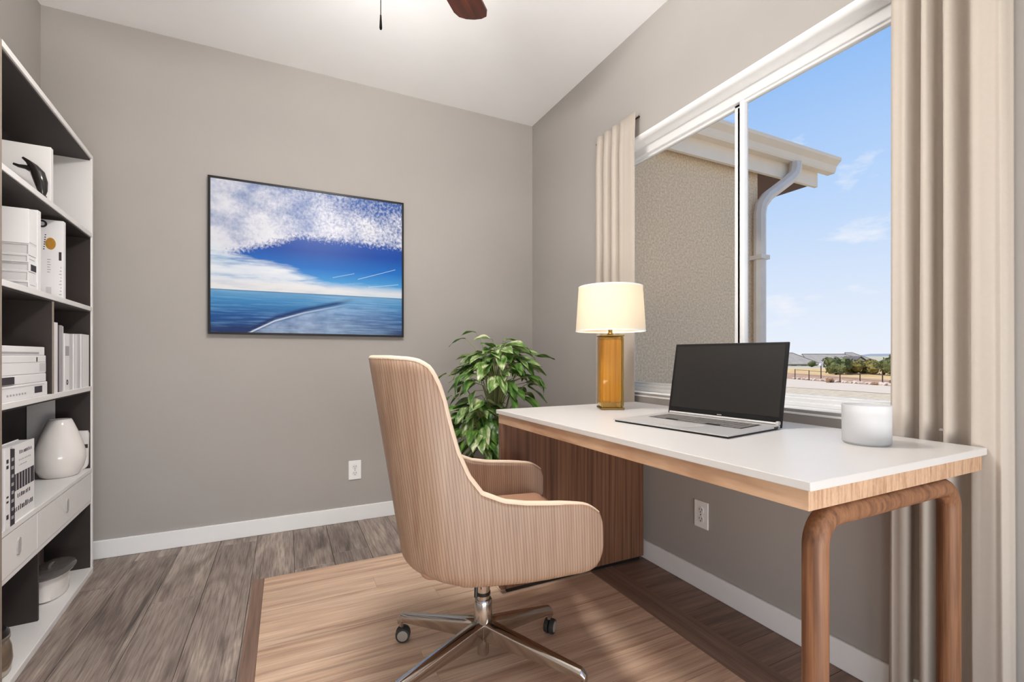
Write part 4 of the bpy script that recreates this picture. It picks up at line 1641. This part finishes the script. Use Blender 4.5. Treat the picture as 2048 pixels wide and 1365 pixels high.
def leaf_mesh(name, width, droop, fold, curl, material):
    nu_, nv_ = 10, 4

    def fn(i, j):
        t = i / nu_
        w = width * (math.sin(PI * min(1, t * 1.02)) ** 0.75) * (1.18 - 0.55 * t)
        if t < 0.12:
            w *= 0.75 + t * 2
        s = (j / nv_ - 0.5) * 2
        x = t * (1 - 0.25 * droop * t)
        z = -droop * t * t * 0.55 + fold * abs(s) * w - curl * (s * s) * w * 0.6 + 0.02 * math.sin(t * 9 + s * 2)
        return Vector((x, s * w * 0.5, z))
    b = MB().grid(fn, nu_, nv_)
    me = bpy.data.meshes.new(name)
    bmesh.ops.remove_doubles(b.bm, verts=b.bm.verts, dist=1e-4)
    b.bm.to_mesh(me)
    b.bm.free()
    me.polygons.foreach_set('use_smooth', [True] * len(me.polygons))
    me.materials.append(material)
    return me


leaf_meshes = [leaf_mesh('leaf', w, d, f, c, M[m_]) for w, d, f, c, m_ in
               ((0.46, 0.6, 0.20, 0.1, 'leaf_dark'), (0.38, 0.8, 0.26, 0.2, 'leaf_dark'), (0.52, 0.4, 0.14, 0.2, 'leaf_dark'),
                (0.46, 0.65, 0.20, 0.2, 'leaf_pale'), (0.38, 0.5, 0.26, 0.1, 'leaf_pale'))]
rp = random.Random(21)
RTV, FWV = Vector((RT[0], RT[1], 0)), Vector((FW[0], FW[1], 0))


def put_leaf(pos, direction, pitch, roll, size, me):
    yaw = math.atan2(direction.y, direction.x)
    o = inst('leaf', me, plant, pos, (0, 0, 0), (size, size, size))
    o.rotation_euler = (Matrix.Rotation(yaw, 3, 'Z') @ Matrix.Rotation(pitch, 3, 'Y') @ Matrix.Rotation(roll, 3, 'X')).to_euler()
    return o


def cluster(cx_r, cz, rr_, rz_, n_, rise, pitch0, pale):
    """Leaves on a dome: cx_r sideways offset, cz height, radii; stems rise from the pot."""
    for k in range(n_):
        a = 2 * PI * (k * 0.381966) + rp.uniform(-0.3, 0.3)
        f = math.sqrt((k + 0.5) / n_)
        hor = Vector((math.cos(a), math.sin(a), 0))
        p = RTV * (cx_r) + hor * rr_ * f * rp.uniform(0.75, 1.0)
        p.z = cz + rz_ * (math.sqrt(max(0, 1 - f * f)) * 2 - 1) * rp.uniform(0.75, 1.05) + rp.uniform(-0.03, 0.03)
        size = rp.uniform(0.125, 0.185)
        d = (hor + Vector((rp.uniform(-.5, .5), rp.uniform(-.5, .5), 0))).normalized()
        me = leaf_meshes[rp.choice((3, 4)) if rp.random() < pale else rp.choice((0, 1, 2))]
        put_leaf(p, d, pitch0 + 0.55 * f + rp.uniform(-0.35, 0.35), rp.uniform(-0.5, 0.5), size, me)
        # petiole from the crown to the leaf base
        if k % 2 == 0:
            base_ = Vector((RTV.x * cx_r * 0.4 + hor.x * 0.03, RTV.y * cx_r * 0.4 + hor.y * 0.03, cz - rise))
            midp = base_.lerp(p, 0.55) + Vector((0, 0, 0.05)) - hor * 0.02
            obj('petiole', MB().tube([base_, midp, p], [0.0034, 0.0026, 0.0018], 5), M['stem'], plant, smooth=60)


cluster(0.020, 0.920, 0.215, 0.180, 125, 0.20, -0.30, 0.5)
cluster(-0.085, 0.620, 0.175, 0.155, 85, 0.16, -0.08, 0.45)
cluster(-0.045, 0.420, 0.130, 0.075, 16, 0.08, 0.30, 0.25)
# a few long outliers
for (dr, z, yawr, pit, s_) in ((-0.16, 1.13, PI + 0.3, 0.1, 0.12), (-0.10, 1.165, PI - 0.2, -0.15, 0.10), (0.24, 1.03, 0.1, -0.05, 0.13), (-0.27, 0.93, PI, 0.5, 0.14),
                              (0.25, 0.90, 0.0, 0.8, 0.12), (-0.24, 0.80, PI, 0.6, 0.14), (-0.22, 0.56, PI, 0.5, 0.14), (0.06, 1.12, 0.5, -0.2, 0.13), (0.12, 1.10, 0.2, 0.1, 0.14)):
    d = RTV * math.cos(yawr) + FWV * math.sin(yawr)
    p = RTV * dr - FWV * 0.05 + Vector((0, 0, z))
    put_leaf(p, d, pit, rp.uniform(-0.3, 0.3), s_, leaf_meshes[rp.choice((0, 0, 2, 3))])
    obj('petiole', MB().tube([RTV * (dr * 0.3) + Vector((0, 0, z - 0.22)), RTV * (dr * 0.7) + Vector((0, 0, z - 0.05)), p], [0.003, 0.0025, 0.0018], 5), M['stem'], plant, smooth=60)
for k in range(11):
    a = rp.uniform(0, 2 * PI)
    q = rp.uniform(0.01, 0.05)
    b0 = Vector((math.cos(a) * q, math.sin(a) * q, 0.29))
    b1 = RTV * 0.05 + Vector((math.cos(a) * q * 0.9, math.sin(a) * q * 0.9, 0.72))
    b2 = RTV * 0.05 + Vector((math.cos(a) * q * 2.6, math.sin(a) * q * 2.6, rp.uniform(0.86, 0.98)))
    obj('stalk', MB().tube([b0, b1, b2], [0.005, 0.004, 0.003], 6), M['stem'], plant, smooth=60)

# ================================================================== BOOKCASE
BO = Vector((-0.829, 2.852, 0))
BA = Vector((0.0657, -0.9978, 0))       # s: along the front, towards the camera
BB = Vector((-0.9978, -0.0657, 0))      # b: into the bookcase
BRZ = math.atan2(0.0657, 0.9978)


def SW(s, b, z):
    p = BO + BA * s + BB * b
    return (p.x, p.y, z)


case = thing('bookcase', 'tall white bookcase with dark lining and two drawers against the left wall', 'bookcase', SW(0, 0, 0), BRZ)
BD = 0.232


def sb(mb, s0, s1, b0, b1, z0, z1, bev=0.0):
    return mb.box(-b1, -b0, -s1, -s0, z0, z1, bev, 2)


def part(name, s0, s1, b0, b1, z0, z1, m, bev=0.0, parent=None):
    return obj(name, sb(MB(), s0, s1, b0, b1, z0, z1, bev), M[m], parent or case)


SE = 0.930                                   # inner face of the near side panel
sd = part('side_panel', -0.019, 0.0, 0.0, BD, 0.0, 1.985, 'shelf_white', 0.002)
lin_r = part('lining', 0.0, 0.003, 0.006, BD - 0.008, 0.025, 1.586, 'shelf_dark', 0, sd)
part('white_lining', 0.003, 0.006, 0.128, BD - 0.010, 0.497, 0.856, 'shelf_white', 0, sd)
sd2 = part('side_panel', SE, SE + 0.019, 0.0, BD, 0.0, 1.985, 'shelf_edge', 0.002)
tp = part('top', 0.0, SE, 0.0, BD, 1.964, 1.985, 'shelf_white', 0.002)
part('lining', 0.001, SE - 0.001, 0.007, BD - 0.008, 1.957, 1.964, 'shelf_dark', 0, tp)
part('back_panel', 0.0, SE, BD - 0.008, BD, 0.0, 1.964, 'shelf_dark')
for zt_ in (1.612, 1.262, 0.885):
    shf = part('shelf', 0.003, SE, 0.0, BD - 0.008, zt_ - 0.020, zt_, 'shelf_white', 0.0015)
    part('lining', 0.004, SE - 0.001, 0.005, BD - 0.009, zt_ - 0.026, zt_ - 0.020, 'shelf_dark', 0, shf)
Z4 = 0.497
part('drawer_top', 0.003, SE, 0.0, BD - 0.008, Z4 - 0.018, Z4, 'shelf_white', 0.0015)
part('drawer_floor', 0.003, SE, 0.004, BD - 0.008, 0.330, 0.346, 'shelf_white', 0.0015)
part('bottom', 0.0, SE, -0.004, BD - 0.008, 0.0, 0.025, 'shelf_white', 0.002)
for s0, s1 in ((0.005, 0.652), (0.656, SE - 0.002)):
    dr = part('drawer', s0, s1, 0.002, BD - 0.02, 0.348, Z4 - 0.021, 'shelf_white', 0.0015)
    sc = (s0 + s1) / 2 + 0.02
    mb = MB()
    mb.prism([(0.000, -0.028), (0.010, -0.022), (0.014, 0.0), (0.013, 0.022), (0.004, 0.028), (-0.009, 0.020), (-0.013, -0.002), (-0.011, -0.022)], -0.003, 0.002,
             Matrix(((0, 0, 1, 0), (1, 0, 0, -sc), (0, 1, 0, 0.415), (0, 0, 0, 1))))
    obj('pull', mb, M['tab'], dr)
part('divider', 0.499, 0.524, 0.002, BD - 0.01, 1.612, 1.816, 'shelf_white', 0.001)
dv = part('divider', 0.500, 0.508, 0.003, BD - 0.009, 0.885, 1.236, 'shelf_dark')
part('edge_strip', 0.499, 0.509, 0.0, 0.003, 0.885, 1.236, 'shelf_edge', 0, dv)
part('divider', 0.478, 0.490, 0.048, BD - 0.009, 0.025, 0.330, 'shelf_dark')


# things on the shelves ---------------------------------------------------------
def item(name, label, cat, s0, s1, b0, b1, z0, z1, m, bev=0.001, group=None, root=False):
    """A box-shaped thing; local +x faces the room, +y runs away from the camera."""
    loc = SW((s0 + s1) / 2, (b0 + b1) / 2, z0)
    hx, hy = (b1 - b0) / 2, (s1 - s0) / 2
    if root:
        return thing(name, label, cat, loc, BRZ, group), hx, hy
    o = obj(name, MB().box(-hx, hx, -hy, hy, 0, z1 - z0, bev, 2), M[m])
    o.location = loc
    o.rotation_euler[2] = BRZ
    tag(o, label, cat, group)
    return o, hx, hy


def book(label, s0, s1, b0, b1, z0, z1, m, flat=False, group=None, pages='paper'):
    r, hx, hy = item('book', label, 'book', s0, s1, b0, b1, z0, z1, m, group=group, root=True)
    h = z1 - z0
    t = 0.0025
    mb = MB()
    if flat:
        mb.box(-hx, hx, -hy, hy, 0, t).box(-hx, hx, -hy, hy, h - t, h).box(hx - t, hx, -hy, hy, t, h - t)
        obj('cover', mb, M[m], r)
        obj('pages', MB().box(-hx + 0.004, hx - t, -hy + 0.003, hy - 0.003, t, h - t), M[pages], r)
    else:
        mb.box(-hx, hx, -hy, -hy + t, 0, h).box(-hx, hx, hy - t, hy, 0, h).box(hx - t, hx, -hy + t, hy - t, 0, h)
        obj('cover', mb, M[m], r)
        obj('pages', MB().box(-hx + 0.004, hx - t, -hy + t, hy - t, 0.003, h - 0.003), M[pages], r)
    return r, hx, hy, h


def mark(root, x0, x1, y0, y1, z0, z1, m, name='printed_mark'):
    return obj(name, MB().box(x0, x1, y0, y1, z0, z1), M[m], root)


# top compartment: black figure
fig = thing('horned_figure', 'black glossy two-horned figurine on the top shelf', 'figurine', SW(0.585, 0.04, 1.612), BRZ)
fx = lambda b_: 0.04 - b_
mb = MB()
mb.tube([(fx(0.006), 0, 0.0), (fx(0.008), 0, 0.02), (fx(0.012), 0, 0.05), (fx(0.020), 0, 0.080), (fx(0.032), 0, 0.102), (fx(0.047), 0, 0.120), (fx(0.060), 0, 0.131)],
        [0.006, 0.014, 0.019, 0.020, 0.014, 0.007, 0.004], 14)
mb.tube([(fx(0.018), 0, 0.074), (fx(0.034), 0, 0.092), (fx(0.052), 0, 0.098), (fx(0.070), 0, 0.099), (fx(0.084), 0, 0.104)], [0.012, 0.012, 0.008, 0.006, 0.004], 12)
obj('body', mb, M['figure'], fig, smooth=60)
obj('foot', MB().box(fx(0.030), fx(-0.001) - 0.002, -0.02, 0.02, 0.0, 0.006, 0.002), M['figure'], fig)

# second compartment
bd_, hx, hy = item('document_binder', 'tall white binder with an ochre round sticker on the second shelf', 'binder', 0.360, 0.386, 0.002, 0.125, 1.262, 1.572, 'paper')
yf = -hy
mx = Matrix.Translation((hx - 0.038, yf - 0.0006, 0.215)) @ Matrix.Rotation(PI / 2, 4, 'X')
obj('sticker', MB().lathe([(0, 0.0006), (0.019, 0.0006), (0.019, -0.0006), (0, -0.0006)], 28, mx @ Matrix.Diagonal((0.8, 1.25, 1, 1))), M['gold'], bd_)
mx = Matrix.Translation((hx - 0.063, yf - 0.0006, 0.292)) @ Matrix.Rotation(PI / 2, 4, 'X')
obj('emblem', MB().lathe([(0.008, 0.0006), (0.015, 0.0006), (0.015, -0.0006), (0.008, -0.0006)], 24, mx, close=True), M['ink'], bd_)
mark(bd_, hx - 0.014, hx - 0.006, yf - 0.0006, yf + 0.001, 0.150, 0.184, 'ink', 'label_block')
for k in range(9):
    z = 0.012 + k * 0.0135
    mark(bd_, hx - 0.013 + 0.002 * (k % 3), hx - 0.006, yf - 0.0005, yf + 0.001, z, z + 0.0035, 'greyink')
for k in range(6):
    z = 0.100 + k * 0.010
    mark(bd_, hx - 0.048, hx - 0.040 + 0.002 * (k % 2), yf - 0.0005, yf + 0.001, z, z + 0.003, 'greyink')
for k in range(7):
    z = 0.190 + k * 0.0095
    mark(bd_, hx - 0.060 + 0.0008 * k, hx - 0.056 + 0.0008 * k, yf - 0.0005, yf + 0.001, z, z + 0.004, 'ink')
mark(bd_, hx - 0.052, hx - 0.036, yf - 0.0005, yf + 0.001, 0.006, 0.042, 'paper2', 'label_block')
book('thin white upright book beside the tall stack on the second shelf', 0.622, 0.649, 0.002, 0.16, 1.262, 1.545, 'paper')
heights = [0.022, 0.034, 0.030, 0.026, 0.038]
names = ['lowest of the five white flat books on the second shelf', 'second lowest of the five white flat books on the second shelf',
         'middle one of the five white flat books on the second shelf', 'second highest of the five white flat books on the second shelf',
         'highest of the five white flat books on the second shelf']
z = 1.262
for k, h in enumerate(heights):
    rb, hx, hy, _ = book(names[k], 0.653 + 0.001 * (k % 2), 0.720 - 0.002 * (k % 3), 0.004 + 0.002 * (k % 2), 0.20, z, z + h - 0.001, 'paper', True, 'flat books on the second shelf', 'paper2')
    if k == 2:
        mark(rb, hx - 0.001, hx + 0.0006, -hy + 0.012, hy - 0.006, 0.004, h - 0.004, 'ink', 'label_block')
    if k in (0, 3):
        mark(rb, hx - 0.001, hx + 0.0005, -hy + 0.010, hy - 0.012, h * 0.45, h * 0.45 + 0.002, 'greyink')
    z += h
ub, hx, hy = item('storage_box', 'plain white box resting on the flat books of the second shelf', 'box', 0.653, 0.720, 0.004, 0.20, z, 1.530, 'paper')
mark(ub, hx - 0.001, hx + 0.0005, -hy + 0.004, hy - 0.004, 0.004, 0.0055, 'greyink', 'lid_line')

# third compartment: upright books right of the divider
third = [(0.430, 0.468, 1.160, 'paper', 'tall white upright book next to the dark divider'), (0.402, 0.428, 1.152, 'taupe_box', 'tall dark brown upright book between white and grey ones'),
         (0.376, 0.400, 1.152, 'greyink', 'tall grey upright book on the third shelf'), (0.352, 0.375, 1.150, 'paper2', 'slim pale upright book on the third shelf'),
         (0.292, 0.349, 1.122, 'paper', 'white upright book with a grey label patch on its spine'), (0.236, 0.290, 1.122, 'paper2', 'pale grey upright book right of the label-patch book'),
         (0.186, 0.234, 1.124, 'paper', 'white upright book third from the bookcase side, third shelf'), (0.132, 0.184, 1.124, 'paper2', 'pale grey upright book second from the bookcase side'),
         (0.016, 0.130, 1.128, 'paper', 'widest white upright book against the bookcase side, third shelf')]
for k, (s0, s1, zt_, m_, txt) in enumerate(third):
    rb, hx, hy, h = book(txt, s0, s1, 0.008 + 0.003 * (k % 2), 0.17, 0.885, zt_, m_, group='upright books on the third shelf')
    if k == 4:
        mark(rb, hx - 0.001, hx + 0.0006, -hy + 0.006, hy - 0.004, 0.145, 0.185, 'greyink', 'label_block')
        mx = Matrix.Translation((hx + 0.0002, 0.002, 0.035)) @ Matrix.Rotation(PI / 2, 4, 'Y')
        obj('emblem', MB().lathe([(0.006, 0.0006), (0.011, 0.0006), (0.011, -0.0006), (0.006, -0.0006)], 18, mx, close=True), M['ink'], rb)
    elif k > 4:
        mark(rb, hx - 0.001, hx + 0.0005, -hy + 0.003, -hy + 0.006, 0.004, h - 0.004, 'greyink', 'hinge_line')
stack = [(0.885, 0.935, 'lowest white box of the third-shelf stack with a dark label'), (0.936, 0.966, 'white box second from below in the third-shelf stack'),
         (0.967, 1.031, 'taller white box third from below in the third-shelf stack'), (1.032, 1.062, 'uppermost white box of the third-shelf stack')]
for k, (z0, z1, txt) in enumerate(stack):
    ub, hx, hy = item('storage_box', txt, 'box', 0.545 + 0.006 * (k % 2), 0.922, 0.006 + 0.002 * k, 0.20, z0, z1, 'paper', 0.002, 'boxes on the third shelf')
    h = z1 - z0
    if k == 0:
        mark(ub, hx - 0.001, hx + 0.0006, hy - 0.120, hy - 0.052, 0.014, 0.037, 'ink', 'label_block')
        for q in range(7):
            mark(ub, hx - 0.001, hx + 0.0005, -hy + 0.04 + q * 0.022, -hy + 0.052 + q * 0.022, 0.016, 0.022, 'greyink')
        mark(ub, hx - 0.001, hx + 0.0005, -hy + 0.002, hy - 0.03, 0.042, 0.0432, 'greyink', 'lid_line')
    elif k == 1:
        mark(ub, hx - 0.001, hx + 0.004, -hy + 0.002, -hy + 0.090, 0.003, 0.026, 'ink', 'label_block')
    elif k == 2:
        mark(ub, hx - 0.001, hx + 0.0005, -hy + 0.002, hy - 0.002, 0.040, 0.0412, 'greyink', 'lid_line')
        mark(ub, hx - 0.001, hx + 0.0008, hy - 0.066, hy - 0.003, 0.006, 0.036, 'paper2', 'label_block')
        mark(ub, hx - 0.001, hx + 0.0008, hy - 0.090, hy - 0.082, 0.042, 0.058, 'ink')
    else:
        mark(ub, hx - 0.001, hx + 0.0006, -hy + 0.002, hy - 0.055, 0.004, 0.011, 'greyink', 'lid_line')

# fourth compartment
vase = thing('ceramic_vase', 'glossy white bulbous vase standing on the drawer unit', 'vase', SW(0.128, 0.080, Z4))
prof = [(0, 0.0), (0.060, 0.0), (0.068, 0.006), (0.084, 0.035), (0.0935, 0.075), (0.092, 0.105), (0.082, 0.145), (0.067, 0.190), (0.052, 0.228), (0.044, 0.247), (0.040, 0.251),
        (0.036, 0.247), (0.044, 0.228), (0.058, 0.190), (0.07, 0.145), (0, 0.140)]
prof = [(r_ * 0.93, z_) for r_, z_ in prof]
obj('body', MB().lathe(prof, 56), M['ceramic'], vase, smooth=45)
obj('mouth_ring', MB().lathe([(0.0415, 0.2465), (0.038, 0.2525), (0.034, 0.2525), (0.033, 0.2465)], 48, close=True), M['ceramic'], vase, smooth=60)
# leaning white box with rounded corner and a dark stripe
cd = thing('white_card_box', 'white rounded box with a dark stripe behind the vase', 'box', SW(0.016, 0.062, Z4), BRZ)
poly = [(-0.055, 0.0), (0.030, 0.0)]
for k in range(7):
    a = -PI / 2 + PI / 2 * k / 6
    poly.append((0.030 + 0.022 * math.cos(a), 0.030 + 0.030 * math.sin(a)))
poly += [(0.054, 0.165), (0.050, 0.180), (-0.055, 0.185)]
mb = MB()
mb.prism(poly, -0.009, 0.009, Matrix(((1, 0, 0, 0), (0, 0, 1, 0), (0, 1, 0, 0), (0, 0, 0, 1))))
obj('body', mb, M['shelf_white'], cd)
obj('stripe', MB().box(0.008, 0.0525, -0.0098, 0.0, 0.100, 0.118), M['ink'], cd)
# books with covers towards the room
r, hx, hy = item('book', 'white book with a black banded cover left of the vase', 'book', 0.668, 0.838, 0.006, 0.048, Z4, 0.742, 'paper', root=True)
h = 0.742 - Z4
obj('cover', MB().box(hx - 0.003, hx, -hy, hy, 0, h).box(-hx, -hx + 0.003, -hy, hy, 0, h).box(-hx + 0.003, hx - 0.003, -hy, -hy + 0.003, 0, h), M['paper'], r)
obj('pages', MB().box(-hx + 0.003, hx - 0.003, -hy + 0.003, hy - 0.004, 0.003, h - 0.003), M['paper2'], r)
rr = random.Random(8)
xs = hx + 0.0004
mark(r, hx - 0.001, xs, -hy + 0.012, hy - 0.004, 0.098, 0.152, 'ink', 'band')
for k in range(6):
    y = -hy + 0.022 + k * 0.022
    mark(r, hx - 0.001, xs + 0.0003, y, y + 0.0028, 0.099, 0.151, 'paper')
for row, (z, hh, n_, y0, st) in enumerate(((0.212, 0.012, 9, 0.050, 0.0115), (0.190, 0.005, 8, 0.045, 0.012), (0.174, 0.004, 6, 0.045, 0.011), (0.072, 0.014, 8, 0.035, 0.013), (0.030, 0.018, 11, 0.012, 0.0138))):
    for k in range(n_):
        w = st * rr.uniform(0.35, 0.75)
        y = -hy + y0 + k * st
        mark(r, hx - 0.001, xs, y, y + w, z, z + hh * rr.uniform(0.7, 1.0), 'ink' if row in (0, 3, 4) else 'greyink')
rb, hx, hy, h = book('black-spined upright book left of the banded white cover', 0.843, 0.876, 0.0, 0.16, Z4, 0.735, 'ink', group='upright books beside the vase')
for k in range(8):
    mark(rb, hx - 0.001, hx + 0.0005, -0.008 + 0.002 * (k % 2), 0.008, 0.02 + k * 0.026, 0.03 + k * 0.026, 'greyink')
rb, hx, hy, h = book('white-spined upright book at the near end of the drawer unit', 0.882, 0.918, -0.002, 0.16, Z4, 0.745, 'paper', group='upright books beside the vase')
for k, (z, hh) in enumerate(((0.185, 0.010), (0.202, 0.012), (0.080, 0.006), (0.095, 0.006), (0.030, 0.014))):
    mark(rb, hx - 0.001, hx + 0.0005, -0.008, 0.006, z, z + hh, 'ink')

# bottom compartment
pot = thing('lidded_pot', 'white pot with a smoked glass lid on the bottom shelf', 'pot', SW(0.245, 0.080, 0.025), BRZ)
sq = Matrix.Diagonal((0.80, 1.45, 1, 1))
obj('body', MB().lathe([(0, 0), (0.060, 0), (0.068, 0.008), (0.071, 0.05), (0.072, 0.100), (0.068, 0.100), (0.066, 0.012), (0, 0.010)], 48, sq), M['ceramic'], pot, smooth=45)
tl = Matrix.Translation((0.004, 0.006, 0.1005)) @ Matrix.Diagonal((0.80, 1.45, 0.62, 1))
ldo = obj('lid', MB().lathe([(0, 0.0), (0.088, 0.0), (0.091, 0.006), (0.088, 0.012), (0.06, 0.024), (0.02, 0.030), (0, 0.031)], 48, tl), M['smoke'], pot, smooth=45)
mb = MB()
mb.tube([(0.004, -0.035, 0.117), (0.004, -0.022, 0.126), (0.004, 0.0, 0.129), (0.004, 0.022, 0.126), (0.004, 0.035, 0.117)], 0.006, 10)
obj('lid_handle', mb, M['smoke'], ldo, smooth=60)
item('storage_box', 'taupe box behind the lidded pot on the bottom shelf', 'box', 0.060, 0.130, 0.150, 0.215, 0.025, 0.235, 'taupe_box', 0.002)
ket = thing('steel_canister', 'shiny steel canister with a black lid at the picture\'s lower left', 'canister', SW(0.842, 0.066, 0.025), BRZ)
obj('body', MB().lathe([(0, 0), (0.048, 0), (0.055, 0.008), (0.060, 0.045), (0.057, 0.085), (0.050, 0.110), (0, 0.110)], 40), M['steel'], ket, smooth=45)
obj('lid', MB().lathe([(0, 0.111), (0.051, 0.111), (0.053, 0.118), (0.053, 0.132), (0.045, 0.142), (0, 0.143)], 40), M['black'], ket, smooth=45)
obj('lid_band', MB().lathe([(0.0525, 0.110), (0.0545, 0.112), (0.0545, 0.122), (0.0525, 0.124)], 40, close=True), M['chrome'], ket, smooth=45)
